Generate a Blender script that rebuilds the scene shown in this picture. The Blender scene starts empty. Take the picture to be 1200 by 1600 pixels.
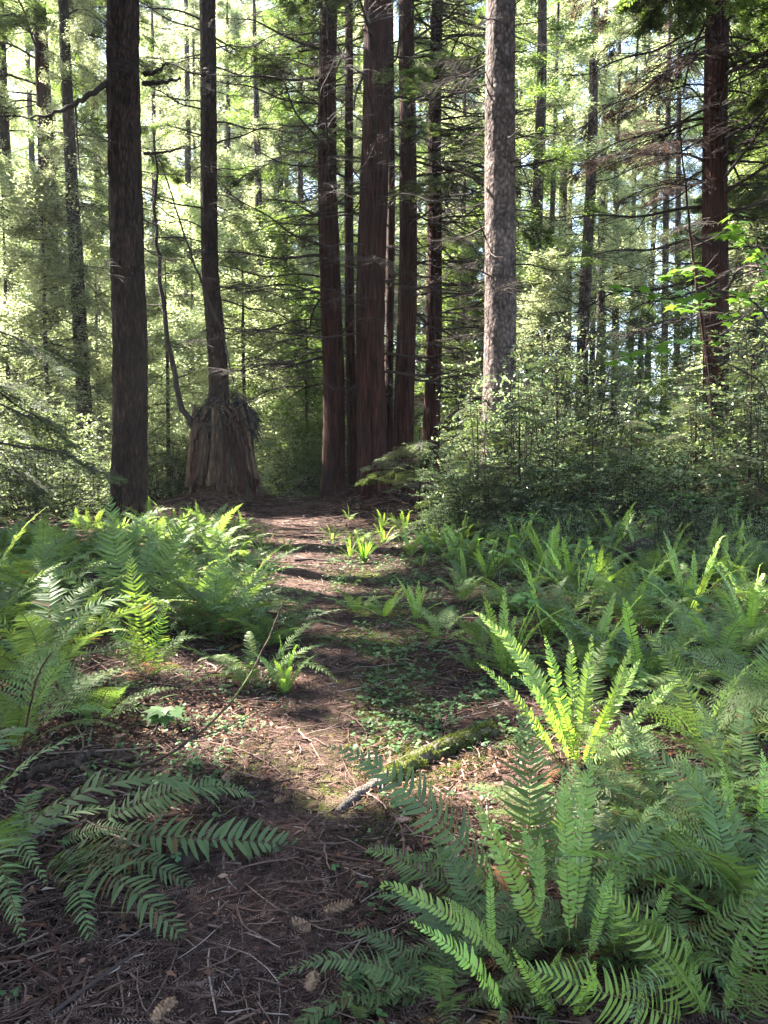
import bpy, math, random
import numpy as np
from mathutils import Vector, Matrix, Quaternion
PI = math.pi
R = math.radians
rng = np.random.default_rng(11)
random.seed(11)
scn = bpy.context.scene
COL = scn.collection

# ---------------------------------------------------------------- camera
F = 1164.0
PITCH = R(4.0)
CAMZ = 1.5
cd = bpy.data.cameras.new('camera')
cd.sensor_fit = 'VERTICAL'; cd.sensor_height = 36; cd.lens = 36 * F / 1600
cd.clip_start = 0.05; cd.clip_end = 1000
cam = bpy.data.objects.new('camera', cd); COL.objects.link(cam)
cam.location = (0, 0, CAMZ); cam.rotation_euler = (PI / 2 - PITCH, 0, 0)
scn.camera = cam

# ---------------------------------------------------------------- light
SUN_EL = R(49); SUN_AZ = R(62)            # azimuth: degrees to the left of straight ahead
SUN = Vector((-math.sin(SUN_AZ) * math.cos(SUN_EL), math.cos(SUN_AZ) * math.cos(SUN_EL), math.sin(SUN_EL)))
w = bpy.data.worlds.new('World'); scn.world = w; w.use_nodes = True
nt = w.node_tree
sky = nt.nodes.new('ShaderNodeTexSky'); sky.sky_type = 'NISHITA'; sky.sun_disc = False
sky.sun_elevation = SUN_EL; sky.dust_density = 1.6; sky.ozone_density = .5
sky.sun_rotation = -SUN_AZ                # 0 = +Y, positive turns clockwise seen from above
bg = nt.nodes['Background']; bg.inputs[1].default_value = 0.08
nt.links.new(sky.outputs[0], bg.inputs[0])
sl = bpy.data.lights.new('sun', 'SUN'); sl.energy = 5.0; sl.angle = R(0.5); sl.color = (1, 0.95, 0.86)
so = bpy.data.objects.new('sun', sl); COL.objects.link(so)
so.rotation_euler = (-SUN).to_track_quat('-Z', 'Y').to_euler()
so.location = (-10, 10, 40)
vs = scn.view_settings
vs.view_transform = 'Standard'; vs.look = 'None'; vs.gamma = 1; vs.exposure = 3.85
cy = scn.cycles
cy.max_bounces = 8; cy.diffuse_bounces = 4; cy.glossy_bounces = 2; cy.transmission_bounces = 5
cy.transparent_max_bounces = 8; cy.sample_clamp_indirect = 6
cy.use_denoising = True; cy.volume_bounces = 0

# ---------------------------------------------------------------- helpers: pixels, terrain
def ray(px, py):
    u = (px - 600) / F; v = -(py - 800) / F
    return np.array([u, math.cos(PITCH) + v * math.sin(PITCH), -math.sin(PITCH) + v * math.cos(PITCH)])
def at(px, py, Y):
    d = ray(px, py); t = Y / d[1]
    return Vector((d[0] * t, Y, CAMZ + d[2] * t))
STUMP = (-4.55, 21.3); CLUS = (-0.5, 22.2)
def H(x, y):
    x = np.asarray(x, float); y = np.asarray(y, float)
    h = 0.035 * np.sin(1.1 * x + .4) * np.cos(.9 * y) + 0.02 * np.sin(2.7 * x + 1.3 * y) + .012 * np.sin(5.1 * x - 3.7 * y)
    h = h + 0.55 * np.exp(-(((x - STUMP[0]) / 1.7) ** 2 + ((y - STUMP[1]) / 1.8) ** 2))
    h = h + 0.62 * np.exp(-(((x - CLUS[0]) / 1.75) ** 2 + ((y - CLUS[1]) / 1.9) ** 2))
    h = h + 0.35 * np.exp(-(((x - 2.2) / 1.3) ** 2 + ((y - 17.0) / 1.6) ** 2))
    c = path_x(y)
    d = np.abs(x - c)
    h = h + 0.12 * np.clip((d - .35) / 2.2, 0, 1) ** 1.3 * np.clip(1 - (y - 18) / 6, 0, 1)
    h = h + np.clip(x - 3, 0, 12) * .035 * np.clip(y / 8, 0, 1)
    h = h - np.clip(y - 30, 0, 200) * .012
    return h
def path_x(y):
    y = np.asarray(y, float)
    return np.interp(y, [-30, 1.5, 2.5, 3.5, 5, 7, 10, 15, 19, 24], [-.6, -.42, -.38, -.38, -.40, -.62, -1.15, -1.75, -2.3, -3.0])
def path_w(y):
    return np.interp(y, [0, 3, 6, 12, 20], [.36, .33, .30, .42, .60])
def gp(px, py):
    d = ray(px, py); t = 1.0; prev = 1.0
    o = np.array([0, 0, CAMZ])
    while t < 90:
        p = o + d * t
        if p[2] < float(H(p[0], p[1])):
            lo, hi = prev, t
            for _ in range(20):
                m = (lo + hi) / 2; p = o + d * m
                if p[2] < float(H(p[0], p[1])): hi = m
                else: lo = m
            return Vector((p[0], p[1], float(H(p[0], p[1]))))
        prev = t; t *= 1.02
    return Vector((p[0], p[1], float(H(p[0], p[1]))))
def gz(x, y): return float(H(x, y))

# ---------------------------------------------------------------- helpers: meshes
def norm(a): return a / np.maximum(np.linalg.norm(a, axis=-1, keepdims=True), 1e-9)
class MB:
    """collects vertex blocks and quads / triangles, builds one mesh"""
    def __init__(s): s.v = []; s.q = []; s.t = []; s.n = 0; s.a = []
    def add(s, V, Q, mat=0, att=None):
        V = np.asarray(V, float).reshape(-1, 3); Q = np.asarray(Q, int)
        if Q.size:
            Q = Q + s.n
            (s.q if Q.shape[1] == 4 else s.t).append((Q, mat))
        s.v.append(V); s.n += len(V)
        s.a.append(np.full(len(V), .5) if att is None else np.asarray(att, float).reshape(-1))
    def mesh(s, name, mats, smooth=True):
        me = bpy.data.meshes.new(name)
        V = np.concatenate(s.v); me.vertices.add(len(V)); me.vertices.foreach_set('co', V.ravel())
        idx = []; tot = []; mi = []
        for lst, k in ((s.q, 4), (s.t, 3)):
            for Q, m in lst:
                idx.append(Q.ravel()); tot.append(np.full(len(Q), k)); mi.append(np.full(len(Q), m))
        idx = np.concatenate(idx).astype(np.int32); tot = np.concatenate(tot).astype(np.int32); mi = np.concatenate(mi).astype(np.int32)
        st = np.concatenate([[0], np.cumsum(tot)[:-1]]).astype(np.int32)
        me.loops.add(len(idx)); me.loops.foreach_set('vertex_index', idx)
        me.polygons.add(len(tot)); me.polygons.foreach_set('loop_start', st)
        me.polygons.foreach_set('material_index', mi)
        me.polygons.foreach_set('use_smooth', np.full(len(tot), smooth))
        at_ = me.attributes.new('v', 'FLOAT', 'POINT'); at_.data.foreach_set('value', np.concatenate(s.a).astype(np.float32))
        for m in mats: me.materials.append(m)
        me.update(calc_edges=True); me.validate()
        return me
def link(name, me, parent=None, loc=None, rot=None, sc=None):
    o = bpy.data.objects.new(name, me); COL.objects.link(o)
    if parent is not None: o.parent = parent
    if loc is not None: o.location = loc
    if rot is not None: o.rotation_euler = rot
    if sc is not None: o.scale = sc if hasattr(sc, '__len__') else (sc, sc, sc)
    return o
def tag(o, label, cat, group=None, kind=None):
    if label: o['label'] = label
    if cat: o['category'] = cat
    if group: o['group'] = group
    if kind: o['kind'] = kind
    return o
def thing(name, loc, label, cat, group=None, rz=0):
    o = bpy.data.objects.new(name, None); COL.objects.link(o); o.location = loc; o.rotation_euler = (0, 0, rz)
    o.empty_display_size = .2
    return tag(o, label, cat, group)

def tubes(mb, P, Rr, sides=3, mat=0, att=None, cap=False):
    """P [M,K,3] centre lines, Rr [M,K] radii"""
    P = np.asarray(P, float); Rr = np.asarray(Rr, float)
    if P.ndim == 2: P = P[None]; Rr = Rr[None]
    M, K = P.shape[:2]
    T = np.gradient(P, axis=1); T = norm(T)
    up = np.zeros_like(T); up[..., 2] = 1
    bad = np.abs(T[..., 2].mean(1)) > .8
    up[bad] = (1, 0, 0)
    A = norm(np.cross(T, up)); B = np.cross(T, A)
    th = np.arange(sides) * 2 * PI / sides
    V = P[:, :, None] + Rr[:, :, None, None] * (A[:, :, None] * np.cos(th)[:, None] + B[:, :, None] * np.sin(th)[:, None])
    i = np.arange(M * K * sides).reshape(M, K, sides)
    j = np.roll(i, -1, axis=2)
    Q = np.stack([i[:, :-1], j[:, :-1], j[:, 1:], i[:, 1:]], -1).reshape(-1, 4)
    a = None if att is None else np.repeat(np.asarray(att, float).reshape(M), K * sides)
    mb.add(V.reshape(-1, 3), Q, mat, a)
    if cap:
        n0 = mb.n
        for m in range(M):
            for k, rev in ((0, True), (K - 1, False)):
                ring = V[m, k]; c = ring.mean(0)
                ids = np.arange(sides)
                tri = np.stack([ids, np.roll(ids, -1), np.full(sides, sides)], -1)
                mb.add(np.vstack([ring, c]), tri if not rev else tri[:, ::-1], mat, None if att is None else np.full(sides + 1, .5))
def leaves(mb, base, d, side, L, W, mat=0, att=None, peak=.45, bend=0.0):
    """diamond leaves, all arguments [M,...]"""
    base = np.asarray(base, float); d = norm(np.asarray(d, float)); M = len(base)
    side = norm(side - d * (side * d).sum(-1, keepdims=True))
    L = np.broadcast_to(L, (M,))[:, None]; W = np.broadcast_to(W, (M,))[:, None]
    nn = np.cross(d, side)
    mid = base + d * L * peak + nn * L * bend
    V = np.stack([base, mid + side * W / 2, base + d * L, mid - side * W / 2], 1).reshape(-1, 3)
    Q = np.arange(4 * M).reshape(M, 4)
    a = None if att is None else np.repeat(np.broadcast_to(att, (M,)), 4)
    mb.add(V, Q, mat, a)
def rnd(*s): return rng.random(s)
def rn(*s): return rng.standard_normal(s)
# cheap smooth noise on arrays
_ph = rng.random((24, 3)) * 100
def snoise(x, y, z=0, f=1.0, o=4):
    r = 0; a = 1; tot = 0
    for k in range(o):
        p = _ph[k]; q = _ph[k + 8]
        r = r + a * (np.sin(f * x + p[0] + 1.7 * np.sin(f * y * .9 + p[1]) + f * z * .7) * np.sin(f * y + q[0] + 1.3 * np.sin(f * z + q[1]) - f * x * .6))
        tot += a; a *= .55; f *= 2.03
    return r / tot

# ---------------------------------------------------------------- materials
def mat(name):
    m = bpy.data.materials.new(name); m.use_nodes = True
    n = m.node_tree.nodes; n.clear()
    return m, n, m.node_tree.links
def ramp(n, stops):
    r = n.new('ShaderNodeValToRGB'); e = r.color_ramp.elements
    while len(e) < len(stops): e.new(.5)
    for k, (p, c) in enumerate(stops): e[k].position = p; e[k].color = (*c, 1)
    return r
def leafmat(name, stops, trans=.5, tcol=1.6, rough=.5, objvar=.25, spec=.35, tint=(1.15, 1.2, .45)):
    """stops: colour ramp driven by the per-leaf value; objects vary in brightness a little"""
    m, n, l = mat(name)
    at_ = n.new('ShaderNodeAttribute'); at_.attribute_name = 'v'
    rp = ramp(n, stops); l.new(at_.outputs['Fac'], rp.inputs[0])
    oi = n.new('ShaderNodeObjectInfo')
    hs = n.new('ShaderNodeHueSaturation')
    mr = n.new('ShaderNodeMapRange'); mr.inputs[3].default_value = 1 - objvar; mr.inputs[4].default_value = 1 + objvar
    l.new(oi.outputs['Random'], mr.inputs[0]); l.new(mr.outputs[0], hs.inputs['Value'])
    mh = n.new('ShaderNodeMapRange'); mh.inputs[3].default_value = .49; mh.inputs[4].default_value = .51
    l.new(oi.outputs['Random'], mh.inputs[0]); l.new(mh.outputs[0], hs.inputs['Hue'])
    l.new(rp.outputs[0], hs.inputs['Color'])
    b = n.new('ShaderNodeBsdfPrincipled'); b.inputs['Roughness'].default_value = rough
    b.inputs['Specular IOR Level'].default_value = spec
    l.new(hs.outputs[0], b.inputs['Base Color'])
    t = n.new('ShaderNodeBsdfTranslucent')
    mx = n.new('ShaderNodeMix'); mx.data_type = 'RGBA'; mx.blend_type = 'MULTIPLY'; mx.inputs[0].default_value = 1
    l.new(hs.outputs[0], mx.inputs[6]); mx.inputs[7].default_value = (tint[0] * tcol, tint[1] * tcol, tint[2] * tcol, 1)
    l.new(mx.outputs[2], t.inputs[0])
    ms = n.new('ShaderNodeMixShader'); ms.inputs[0].default_value = trans
    l.new(b.outputs[0], ms.inputs[1]); l.new(t.outputs[0], ms.inputs[2])
    o = n.new('ShaderNodeOutputMaterial'); l.new(ms.outputs[0], o.inputs[0])
    return m
def barkmat(name, c0, c1, c2, sx=9, sz=1.1, bump=.6, rough=.95, moss=None, mossamt=.5, scale=1.0, sheen=None):
    m, n, l = mat(name)
    tc = n.new('ShaderNodeTexCoord'); mp = n.new('ShaderNodeMapping'); mp.inputs['Scale'].default_value = (sx * scale, sx * scale, sz * scale)
    l.new(tc.outputs['Object'], mp.inputs[0])
    n1 = n.new('ShaderNodeTexNoise'); n1.inputs['Scale'].default_value = 1; n1.inputs['Detail'].default_value = 6; n1.inputs['Roughness'].default_value = .65; n1.inputs['Distortion'].default_value = .6
    l.new(mp.outputs[0], n1.inputs[0])
    v = n.new('ShaderNodeTexVoronoi'); v.feature = 'DISTANCE_TO_EDGE'; v.inputs['Scale'].default_value = 1.4; l.new(mp.outputs[0], v.inputs[0])
    n2 = n.new('ShaderNodeTexNoise'); n2.inputs['Scale'].default_value = 2.2; n2.inputs['Detail'].default_value = 3; l.new(tc.outputs['Object'], n2.inputs[0])
    ma = n.new('ShaderNodeMath'); ma.operation = 'MULTIPLY_ADD'; l.new(v.outputs[0], ma.inputs[0]); ma.inputs[1].default_value = .7; l.new(n1.outputs[0], ma.inputs[2])
    rp = ramp(n, [(.35, c0), (.6, c1), (.9, c2)]); l.new(ma.outputs[0], rp.inputs[0])
    mix = n.new('ShaderNodeMix'); mix.data_type = 'RGBA'; mix.blend_type = 'MULTIPLY'; mix.inputs[0].default_value = .7
    r2 = ramp(n, [(.3, (.6, .6, .62)), (.7, (1.25, 1.2, 1.15))]); l.new(n2.outputs[0], r2.inputs[0])
    l.new(rp.outputs[0], mix.inputs[6]); l.new(r2.outputs[0], mix.inputs[7])
    col = mix.outputs[2]
    if moss:
        n3 = n.new('ShaderNodeTexNoise'); n3.inputs['Scale'].default_value = 3.5 * scale; n3.inputs['Detail'].default_value = 5; l.new(tc.outputs['Object'], n3.inputs[0])
        r3 = ramp(n, [(1 - mossamt, (0, 0, 0)), (1 - mossamt + .12, (1, 1, 1))]); l.new(n3.outputs[0], r3.inputs[0])
        m3 = n.new('ShaderNodeMix'); m3.data_type = 'RGBA'; l.new(r3.outputs[0], m3.inputs[0]); l.new(col, m3.inputs[6]); m3.inputs[7].default_value = (*moss, 1)
        col = m3.outputs[2]
    b = n.new('ShaderNodeBsdfPrincipled'); b.inputs['Roughness'].default_value = rough; b.inputs['Specular IOR Level'].default_value = .2
    l.new(col, b.inputs['Base Color'])
    bp = n.new('ShaderNodeBump'); bp.inputs['Strength'].default_value = bump; bp.inputs['Distance'].default_value = .05
    l.new(ma.outputs[0], bp.inputs['Height']); l.new(bp.outputs[0], b.inputs['Normal'])
    o = n.new('ShaderNodeOutputMaterial'); l.new(b.outputs[0], o.inputs[0])
    return m
def plainvar(name, stops, rough=.85, spec=.2, trans=0):
    m, n, l = mat(name)
    at_ = n.new('ShaderNodeAttribute'); at_.attribute_name = 'v'
    rp = ramp(n, stops); l.new(at_.outputs['Fac'], rp.inputs[0])
    b = n.new('ShaderNodeBsdfPrincipled'); b.inputs['Roughness'].default_value = rough; b.inputs['Specular IOR Level'].default_value = spec
    l.new(rp.outputs[0], b.inputs['Base Color'])
    o = n.new('ShaderNodeOutputMaterial'); l.new(b.outputs[0], o.inputs[0])
    return m
def groundmat(name, path=False):
    m, n, l = mat(name)
    tc = n.new('ShaderNodeTexCoord')
    def noise(s, d=6, r=.6, dist=0):
        x = n.new('ShaderNodeTexNoise'); x.inputs['Scale'].default_value = s; x.inputs['Detail'].default_value = d; x.inputs['Roughness'].default_value = r; x.inputs['Distortion'].default_value = dist
        l.new(tc.outputs['Object'], x.inputs[0]); return x
    n1 = noise(9, 8, .7); n2 = noise(60, 5, .7, 1.5); n3 = noise(2.2, 6, .65)
    r1 = ramp(n, [(.3, (.014, .009, .007)), (.5, (.040, .025, .019)), (.72, (.09, .058, .045))] if not path else
              [(.3, (.022, .014, .011)), (.5, (.062, .038, .030)), (.72, (.14, .085, .067))])
    l.new(n1.outputs[0], r1.inputs[0])
    r2 = ramp(n, [(.3, (.45, .42, .42)), (.55, (1, 1, 1)), (.75, (1.7, 1.55, 1.45))]); l.new(n2.outputs[0], r2.inputs[0])
    mx = n.new('ShaderNodeMix'); mx.data_type = 'RGBA'; mx.blend_type = 'MULTIPLY'; mx.inputs[0].default_value = 1
    l.new(r1.outputs[0], mx.inputs[6]); l.new(r2.outputs[0], mx.inputs[7])
    at_ = n.new('ShaderNodeAttribute'); at_.attribute_name = 'v'      # moss amount, a patch of its own on the ground
    ad = n.new('ShaderNodeMath'); ad.operation = 'ADD'; l.new(at_.outputs['Fac'], ad.inputs[0]); l.new(n3.outputs[0], ad.inputs[1])
    r3 = ramp(n, [(.78, (0, 0, 0)), (.98, (1, 1, 1))]); l.new(ad.outputs[0], r3.inputs[0])
    mc = ramp(n, [(.3, (.035, .05, .012)), (.7, (.13, .16, .03))]); l.new(n2.outputs[0], mc.inputs[0])
    m2 = n.new('ShaderNodeMix'); m2.data_type = 'RGBA'; l.new(r3.outputs[0], m2.inputs[0]); l.new(mx.outputs[2], m2.inputs[6]); l.new(mc.outputs[0], m2.inputs[7])
    b = n.new('ShaderNodeBsdfPrincipled'); b.inputs['Roughness'].default_value = 1; b.inputs['Specular IOR Level'].default_value = .1
    l.new(m2.outputs[2], b.inputs['Base Color'])
    bp = n.new('ShaderNodeBump'); bp.inputs['Strength'].default_value = .9; bp.inputs['Distance'].default_value = .02
    l.new(n2.outputs[0], bp.inputs['Height']); l.new(bp.outputs[0], b.inputs['Normal'])
    o = n.new('ShaderNodeOutputMaterial'); l.new(b.outputs[0], o.inputs[0])
    return m

M = {}
M['ground'] = groundmat('forest_floor'); M['path'] = groundmat('trodden_needle_path', True)
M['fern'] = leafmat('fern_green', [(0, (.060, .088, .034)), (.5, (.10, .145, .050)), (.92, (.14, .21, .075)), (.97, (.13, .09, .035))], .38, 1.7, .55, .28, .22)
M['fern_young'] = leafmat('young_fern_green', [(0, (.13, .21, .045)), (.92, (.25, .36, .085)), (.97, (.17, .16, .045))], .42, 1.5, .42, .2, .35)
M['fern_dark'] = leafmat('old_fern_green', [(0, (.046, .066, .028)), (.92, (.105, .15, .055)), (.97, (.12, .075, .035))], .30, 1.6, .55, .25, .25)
M['fern_dead'] = leafmat('dead_fern_brown', [(0, (.11, .055, .025)), (1, (.26, .14, .07))], .3, 1.2, .8, .3, .1, (1, 1, .9))
M['rachis'] = plainvar('fern_stalk', [(0, (.12, .13, .04)), (1, (.16, .15, .05))])
M['rachis_dark'] = plainvar('brown_fern_stalk', [(0, (.06, .035, .02)), (1, (.11, .07, .035))])
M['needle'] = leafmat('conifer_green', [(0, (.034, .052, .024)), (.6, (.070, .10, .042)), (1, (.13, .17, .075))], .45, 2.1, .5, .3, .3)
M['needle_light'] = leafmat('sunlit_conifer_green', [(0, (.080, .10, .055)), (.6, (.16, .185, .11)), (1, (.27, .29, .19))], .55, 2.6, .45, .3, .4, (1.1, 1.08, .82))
M['needle_dry'] = leafmat('dry_conifer_red', [(0, (.10, .06, .045)), (1, (.22, .13, .10))], .35, 1.2, .8, .25, .1, (1, .9, .85))
M['shrub'] = leafmat('shrub_green', [(0, (.065, .10, .055)), (.6, (.15, .20, .11)), (1, (.28, .34, .21))], .45, 1.7, .32, .35, .55, (1.1, 1.1, .7))
M['maple'] = leafmat('maple_green', [(0, (.08, .15, .030)), (1, (.13, .21, .055))], .36, 1.2, .45, .15, .3)
M['sorrel'] = leafmat('sorrel_green', [(0, (.030, .070, .024)), (.7, (.065, .13, .042)), (1, (.13, .19, .07))], .35, 1.4, .5, .1, .3)
M['moss'] = leafmat('moss_green', [(0, (.045, .058, .018)), (1, (.14, .155, .045))], .35, 1.4, .9, .1, .1)
M['grass'] = leafmat('grass_green', [(0, (.08, .17, .03)), (1, (.15, .28, .05))], .5, 1.5, .5, .1, .3)
M['redwood'] = barkmat('redwood_bark', (.005, .0023, .0016), (.034, .0125, .008), (.095, .037, .024), 14, .8, 1.0)
M['fir'] = barkmat('fir_bark', (.003, .002, .0014), (.024, .013, .0085), (.075, .045, .031), 17, 3.0, 1.0)
M['spruce'] = barkmat('spruce_bark', (.018, .013, .011), (.090, .066, .058), (.21, .165, .15), 8, 5.5, 1.0)
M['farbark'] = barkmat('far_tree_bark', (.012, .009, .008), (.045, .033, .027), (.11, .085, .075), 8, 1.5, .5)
M['twig'] = plainvar('dead_twig', [(0, (.014, .010, .008)), (.6, (.040, .028, .023)), (1, (.10, .08, .07))])
M['stumpwood'] = barkmat('stump_wood', (.010, .007, .005), (.052, .033, .020), (.16, .105, .06), 10, .6, 1.0, moss=(.03, .045, .014), mossamt=.36)
M['mosslog'] = barkmat('mossy_log_bark', (.03, .026, .018), (.09, .08, .05), (.17, .15, .11), 12, 3, 1.0, moss=(.10, .115, .035), mossamt=.52)
M['greywood'] = barkmat('weathered_grey_wood', (.03, .025, .021), (.11, .092, .078), (.22, .19, .165), 60, 6, .8)
M['darklog'] = barkmat('rotting_log', (.015, .010, .008), (.045, .030, .022), (.09, .065, .045), 12, 3, 1.0, moss=(.06, .08, .02), mossamt=.45)
M['barewood'] = barkmat('bare_stump_wood', (.03, .020, .012), (.12, .078, .045), (.27, .19, .115), 16, .7, .9)
M['cone'] = plainvar('cone_scales', [(0, (.10, .055, .03)), (1, (.30, .19, .12))])
M['litter'] = plainvar('needle_litter', [(0, (.014, .009, .007)), (.4, (.048, .026, .019)), (.72, (.10, .055, .040)), (.93, (.16, .105, .082)), (1, (.28, .22, .18))])
M['leaflitter'] = leafmat('dead_leaves', [(0, (.07, .032, .018)), (.6, (.18, .088, .052)), (1, (.32, .20, .14))], .25, 1, .8, 0, .1, (1, 1, 1))

# ---------------------------------------------------------------- ground and path
MOSS = [(520, 1215, .55, .5), (640, 1190, .5, .5), (560, 1000, .5, .55), (700, 1200, .4, .5), (500, 1130, .3, .3), (590, 1300, .35, .35), (600, 1060, .55, .45), (650, 960, .9, .45), (540, 905, .8, .4), (420, 1230, .3, .2), (620, 1120, .5, .4)]
MOSSP = [(gp(a, b), r, s) for a, b, r, s in MOSS]
def mossat(x, y):
    v = np.zeros_like(x)
    for p, r, s in MOSSP: v = np.maximum(v, s * np.exp(-(((x - p.x) / r) ** 2 + ((y - p.y) / (r * 1.1)) ** 2)))
    return v
def grid(xs, ys, zoff=0):
    X, Y = np.meshgrid(xs, ys, indexing='ij')
    Z = H(X, Y)
    near = np.exp(-(np.hypot(X, Y - 3) / 6) ** 2)
    Z = Z + .012 * snoise(X, Y, 0, 9, 4) * near + zoff
    n0, n1 = X.shape
    i = np.arange(n0 * n1).reshape(n0, n1)
    Q = np.stack([i[:-1, :-1], i[1:, :-1], i[1:, 1:], i[:-1, 1:]], -1).reshape(-1, 4)
    return X, Y, Z, Q
def sp(a, b, n, k): 
    t = np.linspace(-1, 1, n); s = np.sinh(k * t) / math.sinh(k); return (a + b) / 2 + (b - a) / 2 * s
xs = sp(-130, 130, 420, 5.5)
ys = np.concatenate([np.linspace(-60, 0, 12)[:-1], np.geomspace(.5, 170, 420) - .5])
X, Y, Z, Q = grid(xs, ys)
mb = MB(); mb.add(np.stack([X, Y, Z], -1), Q, 0, mossat(X, Y)); me = mb.mesh('ground', [M['ground']])
tag(link('ground', me), None, None, kind='structure')
# trodden path, a ragged sheet just above the ground
ys2 = np.linspace(.3, 21, 420); us = np.linspace(-1, 1, 26)
U, Y = np.meshgrid(us, ys2, indexing='ij')
rag = 1 + .35 * snoise(Y, U * 0 + np.sign(U), 0, 2.3, 4) + .12 * snoise(Y * 4, np.sign(U), 0, 3, 3)
X = path_x(Y) + U * path_w(Y) * rag
near = np.exp(-(np.hypot(X, Y - 3) / 6) ** 2)
Z = H(X, Y) + .012 * snoise(X, Y, 0, 9, 4) * near + .010 - .018 * np.abs(U) ** 6 + .004
i = np.arange(X.size).reshape(X.shape)
Q = np.stack([i[:-1, :-1], i[1:, :-1], i[1:, 1:], i[:-1, 1:]], -1).reshape(-1, 4)
mb = MB(); mb.add(np.stack([X, Y, Z], -1), Q, 0, mossat(X, Y) * .7)
tag(link('path', mb.mesh('path', [M['path']])), None, None, kind='structure')

# ---------------------------------------------------------------- trunks
def trunk_mesh(name, pts, rad, material, kind='redwood', sides=56, K=110, flare=.5, seed=0):
    """pts: polyline (local), rad: radius at the points"""
    pts = np.array(pts, float); rad = np.array(rad, float)
    s = np.concatenate([[0], np.cumsum(np.linalg.norm(np.diff(pts, axis=0), axis=1))])
    t = np.linspace(0, 1, K) ** 1.25 * s[-1]
    P = np.stack([np.interp(t, s, pts[:, k]) for k in range(3)], -1)
    if len(pts) > 2:                       # soften the bends
        for _ in range(6): P[1:-1] = (P[:-2] + 2 * P[1:-1] + P[2:]) / 4
    rr = np.interp(t, s, rad)
    P[:, 0] += rad[0] * .22 * np.sin(t * .38 + seed) * np.clip(t / 4, 0, 1); P[:, 1] += rad[0] * .2 * np.sin(t * .3 + seed * 2) * np.clip(t / 4, 0, 1)
    z = t
    fl = 1 + flare * np.exp(-z / (rad[0] * 1.3))
    th = np.arange(sides) * 2 * PI / sides
    T = norm(np.gradient(P, axis=0)); A = norm(np.cross(T, np.tile((0, 1, 0), (K, 1)))); B = np.cross(T, A)
    cx, sy = np.cos(th), np.sin(th)
    so_ = seed * 7.3
    TH, ZZ = np.meshgrid(th, z)
    if kind == 'redwood':
        d = .12 * np.abs(snoise(np.cos(TH) * 3.4 + so_, np.sin(TH) * 3.0, ZZ * .25, 2.4, 4)) + .03 * snoise(np.cos(TH) * 9, np.sin(TH) * 9 + so_, ZZ * .5, 2, 3)
        d += .10 * np.exp(-ZZ / 1.0) * np.sin(TH * 5 + so_)
    elif kind == 'fir':
        d = .14 * np.abs(snoise(np.cos(TH) * 6 + so_, np.sin(TH) * 5, ZZ * 1.2, 2.2, 4)) + .03 * snoise(np.cos(TH) * 14, np.sin(TH) * 14 + so_, ZZ * 3, 2, 2)
        d += .06 * np.exp(-ZZ / .8) * np.sin(TH * 5 + so_)
    else:
        d = .035 * snoise(np.cos(TH) * 3 + so_, np.sin(TH) * 3, ZZ * 2.5, 2.4, 4) + .03 * snoise(np.cos(TH) * 9, np.sin(TH) * 9, ZZ * 6, 2, 2)
        d += .06 * np.exp(-ZZ / .8) * np.sin(TH * 6 + so_)
    rad2 = (rr * fl)[:, None] * (1 + d)
    V = P[:, None] + rad2[..., None] * (A[:, None] * cx[None, :, None] + B[:, None] * sy[None, :, None])
    i = np.arange(K * sides).reshape(K, sides); j = np.roll(i, -1, 1)
    Q = np.stack([i[:-1], i[1:], j[1:], j[:-1]], -1).reshape(-1, 4)
    mb = MB(); mb.add(V.reshape(-1, 3), Q)
    return mb.mesh(name, [material])

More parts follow.
